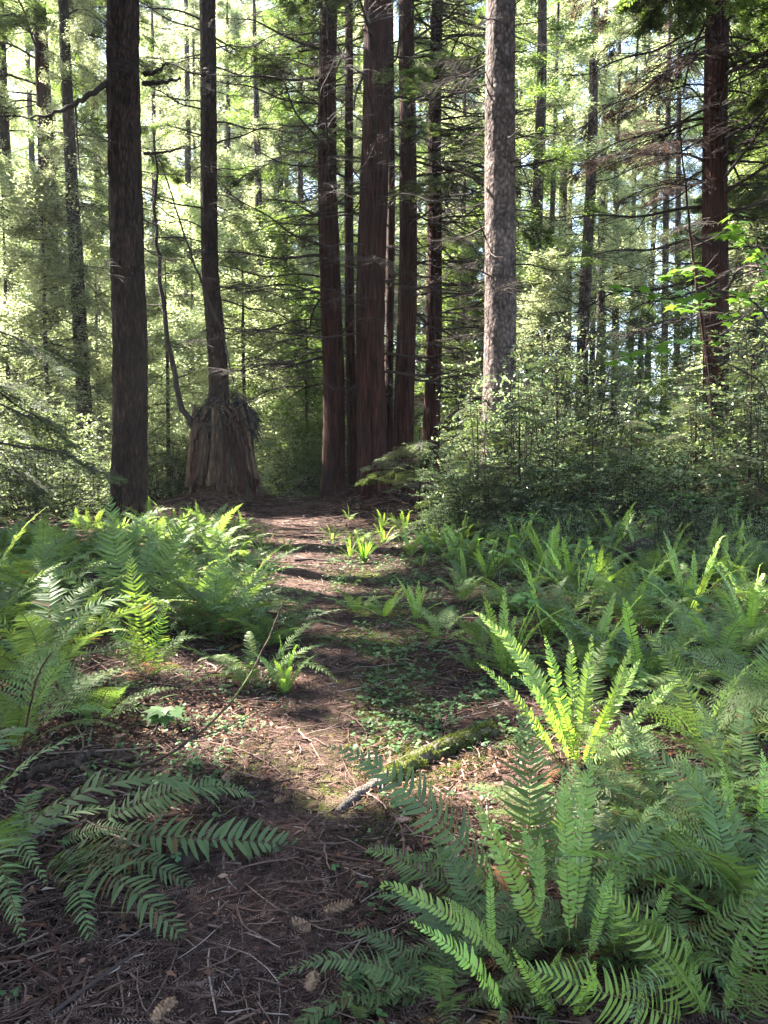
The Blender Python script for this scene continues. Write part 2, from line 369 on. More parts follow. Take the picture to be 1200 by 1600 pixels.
# ---------------------------------------------------------------- branches
def branch(L=3.0, leafy=1, near=False, rise=.15, droop=.35, upturn=.25, ntw=34, tl=.34, seed=0, dens=1.0, bare=False, wood=None, leafL=.045, leafW=.011, npl=7):
    """returns wood MB, foliage MB; the branch runs along +Y from the origin"""
    w_ = MB(); f_ = MB()
    K = 18; s = np.linspace(0, 1, K)
    ph = rnd(4) * 6.28
    ax = np.stack([.05 * L * np.sin(s * 5 + ph[0]) * s + .02 * L * np.sin(13 * s + ph[1]) * s, L * s * (1 - .06 * s),
                   L * (rise * s - droop * s ** 2 + upturn * s ** 3) + .015 * L * np.sin(11 * s + ph[2])], -1)
    tubes(w_, ax, (.0075 if near else (.0105 if leafy else .0095)) * L * (1 - s * .90) ** .8 + .0012, 5, 0)
    def axp(t): return np.stack([np.interp(t, s, ax[:, k]) for k in range(3)], -1)
    tt = np.sort(rnd(ntw) * .84 + .16)
    tt = np.sort(np.append(tt, [1.0] * 2))
    n = len(tt)
    sd = np.where(np.arange(n) % 2 == 0, 1., -1.)
    tang = norm(axp(np.minimum(tt + .03, 1)) - axp(tt - .03))
    sidev = np.tile((1., 0, 0), (n, 1)) * sd[:, None]
    ang = R(52) + rn(n) * .18
    dirv = norm(tang * np.cos(ang)[:, None] + sidev * np.sin(ang)[:, None] + rn(n, 3) * .10)
    ln = L * tl * ((1.06 - tt) ** .75) * (.55 + .7 * rnd(n)) + .06 * L
    kk = 6; q = np.linspace(0, 1, kk)
    dr = (.10 + .18 * rnd(n))
    P = axp(tt)[:, None] + dirv[:, None] * (ln[:, None] * q)[..., None]
    P[..., 2] -= (dr * ln)[:, None] * q ** 2
    P = P + rn(n, kk, 3) * .006 * L * q[None, :, None] * .6
    tubes(w_, P, ((.0028 if near else (.0045 if leafy else .0036)) * L * (.5 + .5 * (1 - tt)))[:, None] * (1 - .8 * q) + .0008, 3, 0)
    # second order
    m = int(11 * (1.3 if near else 1) * dens) if leafy else 5
    t2 = rnd(n, m) * .88 + .12
    b = np.empty((n, m, 3)); d2 = np.empty((n, m, 3))
    for k in range(3):
        for i_ in range(n): b[i_, :, k] = np.interp(t2[i_], q, P[i_, :, k])
    tw = norm(P[:, -1] - P[:, 0])
    per = norm(np.cross(tw, np.tile((0, 0, 1.), (n, 1))))
    s2 = np.where(rnd(n, m) < .5, 1., -1.)
    d2 = norm(tw[:, None] * .75 + per[:, None] * s2[..., None] * .8 + rn(n, m, 3) * .14 + np.array([0, 0, -.10]))
    l2 = (ln[:, None] * .42 * (1.1 - t2) + .03 * L) * (.5 + .8 * rnd(n, m))
    b = b.reshape(-1, 3); d2 = d2.reshape(-1, 3); l2 = l2.reshape(-1)
    if not leafy:
        kp = rnd(len(b)) < .75; b, d2, l2 = b[kp], d2[kp], l2[kp]
    P2 = np.stack([b, b + d2 * (l2 * .5)[:, None] + rn(len(b), 3) * .006, b + d2 * l2[:, None] + np.array([0, 0, -.02])], 1)
    tubes(w_, P2, np.tile(np.array([.0022, .0016, .0007]) * (L / 3 if near else 2.0), (len(b), 1)), 3, 0)
    if leafy:
        kp = rnd(len(b)) < leafy
        b, d2, l2 = b[kp], d2[kp], l2[kp]
        npp = npl
        u = (np.arange(npp) + .5) / npp
        base = (b[:, None] + d2[:, None] * (l2[:, None] * u)[..., None])
        per2 = norm(np.cross(d2, np.array([0, 0, 1.])) + rn(len(b), 3) * .15)
        sgn = np.where(np.arange(npp) % 2 == 0, 1., -1.)
        ld = norm(d2[:, None] * .62 + per2[:, None] * sgn[None, :, None] * .8 + rn(len(b), npp, 3) * .12)
        nn = norm(np.cross(d2, per2))
        sv = norm(np.cross(ld, nn[:, None] + rn(len(b), npp, 3) * .25))
        Lf = leafL * (.7 + .6 * rnd(len(b), npp)) * (1.15 - .5 * u[None])
        cl = np.clip(.45 + .22 * rn(len(b)), 0, 1)
        leaves(f_, base.reshape(-1, 3), ld.reshape(-1, 3), sv.reshape(-1, 3), Lf.reshape(-1), leafW, 0, np.repeat(cl, npp))
    return w_, f_

DEAD = []      # (wood mesh)
for k in range(9):
    a, _ = branch(3, 0, rise=rng.uniform(-.1, .35), droop=rng.uniform(.1, .5), upturn=rng.uniform(.0, .4), ntw=int(rng.integers(14, 32)), tl=.36)
    DEAD.append(a.mesh('dead_branch', [M['twig']]))
LEAFY = []     # (wood, foliage)
for k in range(7):
    a, f = branch(3, .85, rise=rng.uniform(-.05, .3), droop=rng.uniform(.3, .6), upturn=rng.uniform(0, .3), ntw=38, dens=1.2, leafL=.070, leafW=.019, npl=10)
    LEAFY.append((a.mesh('leafy_branch', [M['twig']]), f.mesh('needle_foliage', [M['needle']])))
NEARB = []
for k in range(4):
    a, f = branch(2.2, .9, near=True, rise=rng.uniform(0, .2), droop=rng.uniform(.4, .6), upturn=.15, ntw=40, dens=1.1, leafL=.028, leafW=.0055, npl=20)
    NEARB.append((a.mesh('near_branch', [M['twig']]), f.mesh('near_needle_foliage', [M['needle']])))
DRY = []
for k in range(2):
    a, f = branch(2.6, .35, rise=.1, droop=.4, upturn=.1, ntw=38, dens=1.3, leafL=.05, leafW=.008, npl=8)
    DRY.append((a.mesh('dry_branch', [M['twig']]), f.mesh('dry_foliage', [M['needle_dry']])))

# sun gaps: places in the photograph where the sun reaches (pixel, height above ground, radius)
GAPS = []
def gap(px, py, h, r, Y=None):
    p = gp(px, py) if Y is None else at(px, py, Y)
    GAPS.append((np.array([p.x, p.y, p.z + h]), r * (.72 if Y is None else 1)))
for a in [(480, 870, 0, 1.7), (520, 905, 0, .9), (450, 850, 0, 1.1), (500, 930, 0, .5), (525, 1205, 0, .33), (560, 1195, 0, .25), (640, 1185, .05, .45), (710, 1200, .05, .45), (560, 1215, 0, .4),
          (190, 1110, .1, .35), (300, 1100, .1, .3), (90, 1130, .1, .3), (225, 1010, .55, .42), (215, 1040, .8, .35), (270, 1030, .5, .25), (610, 855, .3, 1.2), (545, 1000, 0, .3),
          (250, 1190, .1, .3), (700, 850, .3, .7), (440, 840, .4, .7), (860, 1100, .5, .3), (900, 1180, .5, .45), (640, 1390, 0, .18), (580, 1400, .1, .15), (60, 1000, .6, .3), (960, 1000, .4, .45), (1100, 940, .4, .35), (820, 930, .3, .7), (1150, 1080, .4, .5), (1000, 870, .4, .4), (340, 960, .5, .5), (90, 930, .6, .5), (560, 890, 0, 1.0), (430, 880, 0, .8)]:
    gap(*a)
for a in [(870, 560, .0, 1.5, 16), (900, 640, 0, 1.4, 15), (820, 700, 0, 1.1, 14.5), (1120, 620, 0, 1.3, 13), (770, 380, 0, .8, 15), (1000, 700, 0, 1.2, 14), (1120, 300, 0, .8, 17), (1060, 420, 0, .8, 7), (960, 460, 0, .6, 7),
          (130, 640, 0, 1., 14), (60, 450, 0, 1., 13), (620, 700, 0, .8, 19), (585, 80, 0, .6, 17), (330, 730, 0, .5, 20)]:
    gap(*a)
for a in [(430, 700, 0, 2.2, 27), (270, 680, 0, 2.2, 26), (60, 650, 0, 2.0, 25), (480, 640, 0, 2.2, 32), (60, 700, 0, 1.6, 15.5), (110, 720, 0, 1.6, 18.5), (10, 650, 0, 1.6, 20), (255, 720, 0, 1.4, 24.5), (440, 740, 0, 1.8, 28), (420, 640, 0, 2, 31), (300, 600, 0, 2, 30), (370, 600, 0, 2, 34), (700, 660, 0, 1.6, 27), (150, 680, 0, 2, 24), (560, 690, 0, 2, 30)]:
    gap(*a)
SUNn = np.array(SUN)
def blocks(a, b, pad=0.35):
    """does the segment a-b (a branch) stand between the sun and one of the lit places?"""
    pts = a[None] + (b - a)[None] * np.linspace(0.1, 1, 7)[:, None]
    for g, r in GAPS:
        d = pts - g; t = d @ SUNn
        dist = np.linalg.norm(d - t[:, None] * SUNn, axis=1)
        if ((t > 1.0) & (dist < r + pad)).any(): return True
    return False

def put_branches(root, base, axis_fn, rad_fn, z0, z1, n, kind, lmin, lmax, az=None, up=0, keep=None, cull=True, decay=0, pad=.3):
    """branches along a trunk between heights z0 and z1; kind 'dead' | 'leafy' | 'mix' | 'dry'"""
    k = 0
    for i_ in range(n):
        z = z0 + (z1 - z0) * (i_ + rng.random()) / n
        a = rng.random() * 2 * PI if az is None else R(rng.uniform(*az))
        L = rng.uniform(lmin, lmax) * (1 - decay * (z - z0) / max(z1 - z0, .1))
        kd = kind
        if kind == 'mix': kd = 'leafy' if rng.random() < .25 + .6 * (z - z0) / (z1 - z0) else 'dead'
        c = axis_fn(z)
        dirw = np.array([math.cos(a), math.sin(a), 0.0])
        p = np.array([c[0], c[1], c[2]]) + dirw * rad_fn(z) * .7
        tilt = R(rng.uniform(-14, 12)) + up
        wp = np.array(base) + p
        tip = wp + (dirw * math.cos(tilt) + np.array([0, 0, math.sin(tilt)])) * L
        if kd == 'leafy':
            if cull and blocks(wp, tip, .10): continue
            if keep is not None and not keep(wp, tip): continue
            wm, fm = LEAFY[int(rng.integers(len(LEAFY)))]; s = L / 3
        elif kd == 'near':
            if cull and blocks(wp, tip, .25): continue
            wm, fm = NEARB[int(rng.integers(len(NEARB)))]; s = L / 2.2
        elif kd == 'dry': wm, fm = DRY[int(rng.integers(len(DRY)))]; s = L / 2.6
        else: wm, fm = DEAD[int(rng.integers(len(DEAD)))], None; s = L / 3
        o = link('branch', wm, root, p, (tilt, rng.uniform(-.3, .3), a - PI / 2), (s * rng.choice((-1, 1)), s, s * rng.uniform(.8, 1.15)))
        if fm: link('foliage', fm, o)
        k += 1
    return k

def tree(name, cat, label, base, top, r0, r1, kind, H_=None, group=None, sides=56, K=110, flare=.35, mid=None, mt=None, seed=0):
    """base, top: world points of the trunk axis; returns root and axis functions"""
    base = Vector(base); top = Vector(top)
    root = thing(name, base, label, cat, group)
    pts = [(0, 0, 0)]
    rad = [r0]
    if mid:
        for (p, r) in mid: pts.append(tuple(Vector(p) - base)); rad.append(r)
    pts.append(tuple(top - base)); rad.append(r1)
    ext = H_ - top.z if H_ else 0
    if ext > 0:
        d = (Vector(pts[-1]) - Vector(pts[-2])).normalized(); d = (d + Vector((0, 0, 1.5))).normalized()
        pts.append(tuple(Vector(pts[-1]) + d * ext)); rad.append(r1 * .25)
    pts[0] = (pts[0][0], pts[0][1], -.25)
    me = trunk_mesh(name + '_trunk', pts, rad, M[mt or kind], kind if kind in ('redwood', 'fir') else 'spruce', sides, K, flare, seed)
    link('trunk', me, root)
    pa = np.array(pts); ra = np.array(rad)
    fn = lambda z: np.array([np.interp(z, pa[:, 2], pa[:, 0]), np.interp(z, pa[:, 2], pa[:, 1]), z])
    rf = lambda z: float(np.interp(z, pa[:, 2], ra))
    return root, fn, rf

def px_r(wpx, Y): return wpx / F * Y / 2 * .93

# main trees: name, cat, label, base px, py, Y, top px (at y=0), w base, w top, kind
def mtree(name, cat, label, bx, by, Y, tx, wb, wt, kind, H_=26, group=None, Yt=None, onground=True, **kw):
    if Y is None: b = gp(bx, by); Y = b.y
    else:
        b = at(bx, by, Y)
        if onground: b.z = gz(b.x, b.y)
    t = at(tx, 0, Yt or Y)
    r = tree(name, cat, label, b, t, px_r(wb, Y), px_r(wt, Yt or Y), kind, H_, group, **kw)
    return r + (b, t)
G_CL = 'redwood trunks growing in a tight ring'
# --- big fir on the left
r, fn, rf, b, t = mtree('fir_tree', 'tree', 'thick dark furrowed fir trunk rising from the ferns on the left', 199, 826, None, 200, 55, 47, 'fir', 27, seed=1, K=240, sides=80, flare=.34)
T1 = b; Y1 = b.y
put_branches(r, b, fn, rf, 4.2, 11, 18, 'dead', .5, 1.6)
put_branches(r, b, fn, rf, 1.5, 9, 20, 'dead', .15, .35)
put_branches(r, b, fn, rf, 11, 26, 42, 'leafy', 2.2, 4.2, decay=.4)
def hero_branch(root, base, pts, r0, r1, mesh_mat='twig', name='branch', sides=6):
    """a bent limb given by world points, parented to its tree"""
    P = np.array([np.array(p) - np.array(base) for p in pts]); 
    s = np.linspace(0, 1, len(P)); q = np.linspace(0, 1, 26)
    C = np.stack([np.interp(q, s, P[:, k]) for k in range(3)], -1)
    for _ in range(3): C[1:-1] = (C[:-2] + 2 * C[1:-1] + C[2:]) / 4
    C[1:-1] += rn(24, 3) * r0 * .25
    mb = MB(); tubes(mb, C, r0 + (r1 - r0) * q, sides, 0, None, True)
    return link(name, mb.mesh(name, [M[mesh_mat]]), root)
hero_branch(r, b, [at(178, 122, Y1), at(150, 142, Y1 - .3), at(115, 166, Y1 - .5), at(75, 180, Y1 - .6), at(40, 185, Y1 - .6)], .065, .015)
hero_branch(r, b, [at(118, 165, Y1 - .5), at(120, 210, Y1 - .5), at(125, 275, Y1 - .5)], .022, .010)
hero_branch(r, b, [at(225, 117, Y1), at(245, 112, Y1 - .2), at(262, 97, Y1 - .2)], .05, .02)
hero_branch(r, b, [at(225, 130, Y1), at(255, 128, Y1 - .2), at(283, 123, Y1 - .2)], .05, .02)
hero_branch(r, b, [at(225, 240, Y1), at(262, 238, Y1 - .2), at(288, 228, Y1 - .2)], .03, .012)

# --- redwood ring
spec = [
 ('straight dark redwood trunk, leftmost of the ring', 521, 782, 22.0, 513, 38, 26, 1),
 ('very thin redwood stem between the leftmost trunk and the thickest one', 551, 770, 23.6, 543, 17, 12, 2),
 ('thickest redwood trunk in the middle of the ring, bark in long strips', 582, 792, 21.2, 585, 48, 42, 3),
 ('slender redwood stem half hidden just behind the thickest trunk', 608, 770, 24.4, 610, 15, 11, 4),
 ('dark redwood trunk just right of the thickest one', 630, 770, 22.6, 638, 34, 24, 5),
 ('leaning redwood trunk on the right side of the ring, foot behind the leafy bush', 670, 770, 23.2, 686, 30, 17, 6)]
for lab, bx, by, Y, tx, wb, wt, sd in spec:
    r, fn, rf, b, t = mtree('redwood_tree', 'tree', lab, bx, by, Y, tx, wb, wt, 'redwood', 28, G_CL, seed=sd, K=150, flare=.34)
    big = wb > 20
    put_branches(r, b, fn, rf, 3.2, 15, 58 if sd in (1, 5, 6) else (36 if big else 22), 'dead', 1.6, 4.3, az=(100, 300) if sd == 1 else ((-80, 100) if sd in (5, 6) else None))
    put_branches(r, b, fn, rf, 8, 15, 6, 'leafy', 1.8, 3.6, az=(100, 300) if sd < 3 else (-80, 100))
    put_branches(r, b, fn, rf, 15, 27, 26 if big else 10, 'leafy', 2, 4, decay=.4)
# --- spruce
r, fn, rf, b, t = mtree('spruce_tree', 'tree', 'thick grey scaly spruce trunk rising out of the leafy bushes', 772, 780, 15.0, 788, 56, 46, 'spruce', 27, seed=7, K=220, sides=72, flare=.1)
put_branches(r, b, fn, rf, 3.5, 10, 34, 'dead', .5, 2.4)
put_branches(r, b, fn, rf, 2.5, 12, 16, 'dead', .15, .4)
put_branches(r, b, fn, rf, 9.5, 25, 34, 'leafy', 2, 4.2, decay=.4)
SPR = b
hero_branch(r, b, [at(755, 290, 14.9), at(735, 275, 14.6), at(712, 265, 14.4), at(690, 255, 14.2)], .03, .012)
hero_branch(r, b, [at(760, 375, 14.8), at(748, 345, 14.4), at(738, 322, 14.2)], .02, .006)
hero_branch(r, b, [at(765, 395, 14.7), at(775, 402, 14.4), at(786, 402, 14.3)], .016, .006)
# --- right redwood
r, fn, rf, b, t = mtree('redwood_tree', 'tree', 'red shaggy redwood trunk near the right edge with many bare branches', 1116, 760, 17.0, 1124, 42, 34, 'redwood', 27, seed=8, K=180, flare=.1)
put_branches(r, b, fn, rf, 4.5, 12.5, 44, 'dead', 1.8, 4.4, az=(90, 300))
put_branches(r, b, fn, rf, 4.5, 12.5, 22, 'dead', 1.2, 3.4, az=(-80, 80))
put_branches(r, b, fn, rf, 7.0, 12.5, 16, 'dry', 1.8, 3.2, az=(120, 240))
put_branches(r, b, fn, rf, 6, 13, 14, 'leafy', 1.6, 3.4, az=(-70, 80))
put_branches(r, b, fn, rf, 12.5, 25, 16, 'leafy', 2, 3.6, decay=.4)
# --- tree growing on the stump
sb = Vector((STUMP[0], STUMP[1], gz(*STUMP)))
tb = at(343, 655, 21.3)
r, fn, rf, b, t = mtree('hemlock_tree', 'tree', 'slim dark tree growing out of the top of the big old stump', 343, 655, 21.3, 321, 34, 24, 'fir', 25, seed=9, onground=False, flare=.45, K=140,
    mid=[(at(341, 560, 21.3), px_r(30, 21.3)), (at(331, 420, 21.3), px_r(26, 21.3)), (at(327, 200, 21.3), px_r(25, 21.3))])
put_branches(r, b, fn, rf, 1.8, 12, 46, 'dead', 1.0, 3.0)
put_branches(r, b, fn, rf, 6, 12, 9, 'leafy', 1.6, 3.2)
put_branches(r, b, fn, rf, 12, 22, 22, 'leafy', 2, 3.6, decay=.4)
for pts in ([(343, 628), (362, 650), (378, 700), (393, 760), (405, 792)], [(335, 640), (318, 652), (306, 680), (298, 740)], [(350, 630), (372, 645), (386, 690), (399, 770)], [(345, 635), (352, 660), (365, 690), (370, 730)]):
    hero_branch(r, b, [at(p[0], p[1], 20.75 - .28 * k ** .5) if k else at(p[0], p[1], 21.1) for k, p in enumerate(pts)], .075, .03, 'redwood', 'root')
# --- leaning thin stem on the stump's left
P = [at(303, 668, 21.0), at(284, 640, 20.9), at(272, 590, 20.8), at(258, 500, 20.8), at(246, 400, 20.8), at(243, 340, 20.8), at(240, 200, 20.8)]
r = thing('dead_sapling', P[0], 'thin crooked bare stem leaning off the left side of the old stump', 'sapling')
hero_branch(r, P[0], P, .10, .03, 'twig', 'stem', 7)
for k in range(12):
    q = rng.uniform(.3, 1); i0 = q * 6; a_ = P[int(min(i0, 5))].lerp(P[int(min(i0, 5)) + 1], i0 % 1)
    d = Vector((rng.choice((-1, 1)) * rng.uniform(.5, 1.3), rng.uniform(-.5, .5), rng.uniform(-.1, .5)))
    hero_branch(r, P[0], [a_, a_ + d * .5 + Vector((0, 0, -.08)), a_ + d], .016, .005, sides=4)
P = [at(338, 500, 20.3), at(318, 450, 20.0), at(290, 375, 19.8), at(262, 285, 19.6), at(245, 240, 19.5)]
r = thing('dead_sapling', P[0], 'straight thin dead stem slanting up left across the tree on the stump', 'sapling')
hero_branch(r, P[0], P, .04, .015, 'twig', 'stem', 5)
hero_branch(r, P[0], [P[1], at(345, 510, 19.9), at(366, 600, 19.8)], .03, .02, 'twig', 'stem', 5)
P = [at(1112, 640, 13.8), at(1098, 520, 13.7), at(1082, 400, 13.6), at(1072, 300, 13.5), at(1064, 215, 13.5)]
P.insert(0, at(1116, 740, 13.9))
r = thing('dead_sapling', P[0], 'thin reddish crooked dead stem standing just left of the right redwood', 'sapling')
hero_branch(r, P[0], P, .035, .012, 'redwood', 'stem', 6)
for k in range(14):
    q = rng.uniform(.35, 1); i0 = q * 5; a_ = P[int(min(i0, 4))].lerp(P[int(min(i0, 4)) + 1], i0 % 1)
    d = Vector((rng.choice((-1, 1)) * rng.uniform(.3, .9), rng.uniform(-.4, .4), rng.uniform(0, .4)))
    hero_branch(r, P[0], [a_, a_ + d * .5 + Vector((0, 0, -.05)), a_ + d], .012, .004, sides=4)

# ---------------------------------------------------------------- background trees
def crown_mesh(name, Ht, z0, rmax, nb, leafy, seed, matl, drylow=0, dens=36, lw=.036, lf=.13):
    """limbs and foliage of a whole background tree in one mesh"""
    mb = MB()
    for i_ in range(nb):
        z = z0 + (Ht - z0) * ((i_ + rng.random()) / nb) ** 1.05
        u = (z - z0) / (Ht - z0)
        L = (rmax * (1 - u) ** .8 + .4) * rng.uniform(.6, 1.1)
        a = rng.random() * 2 * PI; tilt = R(rng.uniform(-38, 22))
        K = 7; s = np.linspace(0, 1, K)
        dirw = np.array([math.cos(a), math.sin(a), 0]); sd = np.array([-math.sin(a), math.cos(a), 0])
        ax = dirw * (s * L)[:, None] + sd * (.08 * L * np.sin(4 * s + a * 3) * s)[:, None]
        ax[:, 2] += z + L * (math.tan(tilt) * s - .25 * s ** 2 + .12 * s ** 3)
        tubes(mb, ax, .008 * L * (1 - .85 * s) + .003, 3, 0)
        m = 14
        t = rnd(m) * .8 + .2; b = np.stack([np.interp(t, s, ax[:, k]) for k in range(3)], -1)
        sg = np.where(rnd(m) < .5, 1., -1.)
        dv = norm(dirw * .6 + sd * sg[:, None] * .8 + rn(m, 3) * .12 + np.array([0, 0, -.12]))
        ln = L * .36 * (1.15 - t) * (.6 + .6 * rnd(m)) + .15
        P2 = np.stack([b, b + dv * ln[:, None] * .5, b + dv * ln[:, None] + np.array([0, 0, -.08])], 1)
        tubes(mb, P2, np.tile([.006, .005, .003], (m, 1)), 3, 0)
        dead = u < drylow or rng.random() > leafy
        if dead: continue
        n = dens
        q = rnd(m, n)
        bb = b[:, None] + dv[:, None] * (ln[:, None] * q)[..., None] + rn(m, n, 3) * np.array([.11, .11, .10])
        per = norm(np.cross(dv, (0, 0, 1.)))
        ld = norm(dv[:, None] * .6 + per[:, None] * np.where(rnd(m, n) < .5, 1, -1)[..., None] * .8 + rn(m, n, 3) * .2)
        sv = norm(np.cross(ld, np.array([0, 0, 1.]) + rn(m, n, 3) * .9))
        cl = np.clip(.5 + .2 * rn(m)[:, None] + .1 * rn(m, n), 0, 1)
        leaves(mb, bb.reshape(-1, 3), ld.reshape(-1, 3), sv.reshape(-1, 3), (lf * (.6 + .7 * rnd(m * n))), lw, 1, cl.reshape(-1))
    return mb.mesh(name, [M['twig'], M[matl]])
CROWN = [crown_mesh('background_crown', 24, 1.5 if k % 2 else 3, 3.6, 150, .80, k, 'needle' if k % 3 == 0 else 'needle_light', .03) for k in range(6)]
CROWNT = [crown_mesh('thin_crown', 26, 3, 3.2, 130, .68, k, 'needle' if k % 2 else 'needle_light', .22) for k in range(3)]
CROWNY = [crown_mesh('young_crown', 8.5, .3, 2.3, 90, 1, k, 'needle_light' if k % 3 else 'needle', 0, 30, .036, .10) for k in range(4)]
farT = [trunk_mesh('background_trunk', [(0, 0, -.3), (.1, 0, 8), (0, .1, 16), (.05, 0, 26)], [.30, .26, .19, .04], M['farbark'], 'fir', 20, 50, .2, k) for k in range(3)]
def btree(px, Y, wpx, label, thin=False, sc=None, group=None, x=None, name='conifer_tree'):
    if x is None:
        p = at(px, 500, Y); x = p.x
    r_ = px_r(wpx, Y)
    z = gz(x, Y)
    hit = any(blocks(np.array([x, Y, h]), np.array([x, Y, h + 1.5]), .9) for h in range(4, 34, 3))
    if hit and label.startswith('slender'): return
    if hit: sc = .5
    root = thing(name, (x, Y, z), label, 'tree', group, rng.random() * 6.28)
    s = rng.uniform(.9, 1.15) * (1 + max(0, Y - 32) / 48)
    link('trunk', farT[int(rng.integers(3))], root, None, (rng.uniform(-.015, .015), rng.uniform(-.015, .015), 0), (r_ / .27, r_ / .27, s))
    c = (CROWNT if thin else CROWN)
    link('crown', c[int(rng.integers(len(c)))], root, None, (0, 0, rng.random() * 6.28), (s * rng.uniform(.9, 1.15) * (sc or 1),) * 2 + (s,))
    return root
G_B = 'conifers standing in the background stand'
BT = [(22, 27, 20, 'dark slim conifer trunk at the far left edge', 0), (128, 23.5, 22, 'straight reddish conifer trunk left of the thick fir', 0),
 (158, 29, 13, 'thin trunk tucked just behind the left side of the thick fir', 0), (408, 33, 15, 'thin conifer trunk in the green gap between stump tree and redwood ring', 1),
 (830, 29, 20, 'dark mossy trunk just right of the thick spruce', 1), (872, 36, 15, 'pale grey slender trunk second to the right of the spruce', 1),
 (889, 40, 11, 'thin dark trunk close beside the pale grey slender one', 1), (913, 31, 19, 'greyish trunk with white lichen streak right of the middle of the gap', 1),
 (938, 37, 13, 'thin dark trunk just right of the greyish streaked trunk', 1), (986, 42, 9, 'very thin distant trunk against the pale sky gap', 1),
 (1012, 45, 9, 'very thin distant trunk, left neighbour of a twin stem', 1), (1040, 39, 11, 'thin background trunk left of the crooked dead stem', 1),
 (1152, 27, 12, 'thin dark trunk close on the right of the red redwood', 1), (1178, 32, 24, 'broad dim trunk at the right edge behind the redwood', 1),
 (725, 30, 7, 'very thin bare trunk between redwood ring and spruce', 1), (700, 34, 10, 'thin dim trunk seen right of the redwood ring', 1), (60, 36, 12, 'thin distant trunk near the left edge behind hanging sprays', 0), (470, 38, 11, 'thin distant trunk just left of the redwood ring', 0)]
for px, Y, wp, lab, th in BT: btree(px, Y, wp, lab, bool(th), group=None)
for px, Y, wp, lab in [(288, 37, 12, 'slim conifer with a light crown between the thick fir and the stump tree'), (362, 42, 11, 'slim conifer just right of the tree on the stump'), (246, 44, 11, 'distant conifer showing just right of the thick fir'), (440, 40, 11, 'distant conifer left of the redwood ring, between two thin trunks')]: btree(px, Y, wp, lab)
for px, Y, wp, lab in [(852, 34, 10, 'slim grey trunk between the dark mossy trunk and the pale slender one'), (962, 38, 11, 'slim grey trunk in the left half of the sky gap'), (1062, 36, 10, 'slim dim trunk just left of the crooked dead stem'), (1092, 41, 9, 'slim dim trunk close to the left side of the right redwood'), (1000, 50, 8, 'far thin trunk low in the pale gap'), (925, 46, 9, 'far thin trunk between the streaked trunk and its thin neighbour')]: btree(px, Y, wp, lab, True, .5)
# the rest of the stand behind, which nothing tells apart
k = 0
for Yb in (33, 38, 45, 53, 62, 74, 88):
    half = Yb * .62
    nx = int(2 * half / (6.0 if Yb < 50 else 6.4))
    for i_ in range(nx):
        x = -half + 2 * half * (i_ + rng.uniform(.15, .85)) / nx
        if rng.random() < .14: continue
        Y = Yb + rng.uniform(-3, 3)
        px = 600 + F * x / Y
        if 900 < px < 1110 and rng.random() < .66: continue
        btree(None, Y, rng.uniform(9, 15) * 34 / Y, 'slender conifer in the crowded stand far behind the stump and redwoods', px > 650, group=G_B, x=x)
# young hemlocks filling the understorey between the trunks
YL = [(260, 26, 1.1, 'bright young hemlock in the gap between thick fir and stump'), (425, 30, 1.3, 'sunny young hemlock above the gap right of the stump'), (478, 27, .9, 'pale young hemlock against the left side of the redwood ring'),
      (380, 27, 1.2, 'young hemlock directly behind the stump'), (70, 23, 1.2, 'young hemlock at the left between two slim trunks'), (10, 24, 1.3, 'young hemlock behind the far left slim trunk'), (150, 27, 1.2, 'young hemlock hugging the left side of the thick fir'),
      (300, 34, 1.6, 'tall young hemlock far behind, left of the stump tree'), (715, 28, 1.1, 'young hemlock right of the leaning redwood'), (850, 26, 1.0, 'young hemlock right behind the spruce'), (540, 33, 1.3, 'young hemlock seen through the redwood ring'),
      (1080, 27, 1.0, 'young hemlock left of the right redwood'), (1180, 24, 1.3, 'young hemlock right of the right redwood at the edge'), (960, 30, .75, 'low young hemlock under the sky gap')]
for px, Y, s_, lab in YL:
    p = at(px, 500, Y); r = thing('young_hemlock', (p.x, Y, gz(p.x, Y)), lab, 'tree', None, rng.random() * 6.28)
    link('trunk', farT[0], r, None, None, (.22 * s_, .22 * s_, .31 * s_)); link('crown', CROWNY[int(rng.integers(4))], r, None, None, s_)
for Yb in (31, 38, 46, 55, 64):
    nx = int(Yb * 1.16 / 4.2)
    for i_ in range(nx):
        x = -Yb * .58 + Yb * 1.16 * (i_ + rng.random()) / nx; Y = Yb + rng.uniform(-3, 3); px = 600 + F * x / Y
        s_ = rng.uniform(.9, 1.5) * (.7 if 900 < px < 1150 else 1)
        if any(blocks(np.array([x, Y, h]), np.array([x, Y, h + 1.5]), .6) for h in (2, 5, 8)): continue
        r = thing('young_hemlock', (x, Y, gz(x, Y)), 'young hemlock filling the distant green understorey', 'tree', 'young hemlocks in the distant understorey', rng.random() * 6.28)
        link('trunk', farT[0], r, None, None, (.22 * s_, .22 * s_, .31 * s_)); link('crown', CROWNY[int(rng.integers(4))], r, None, None, s_)
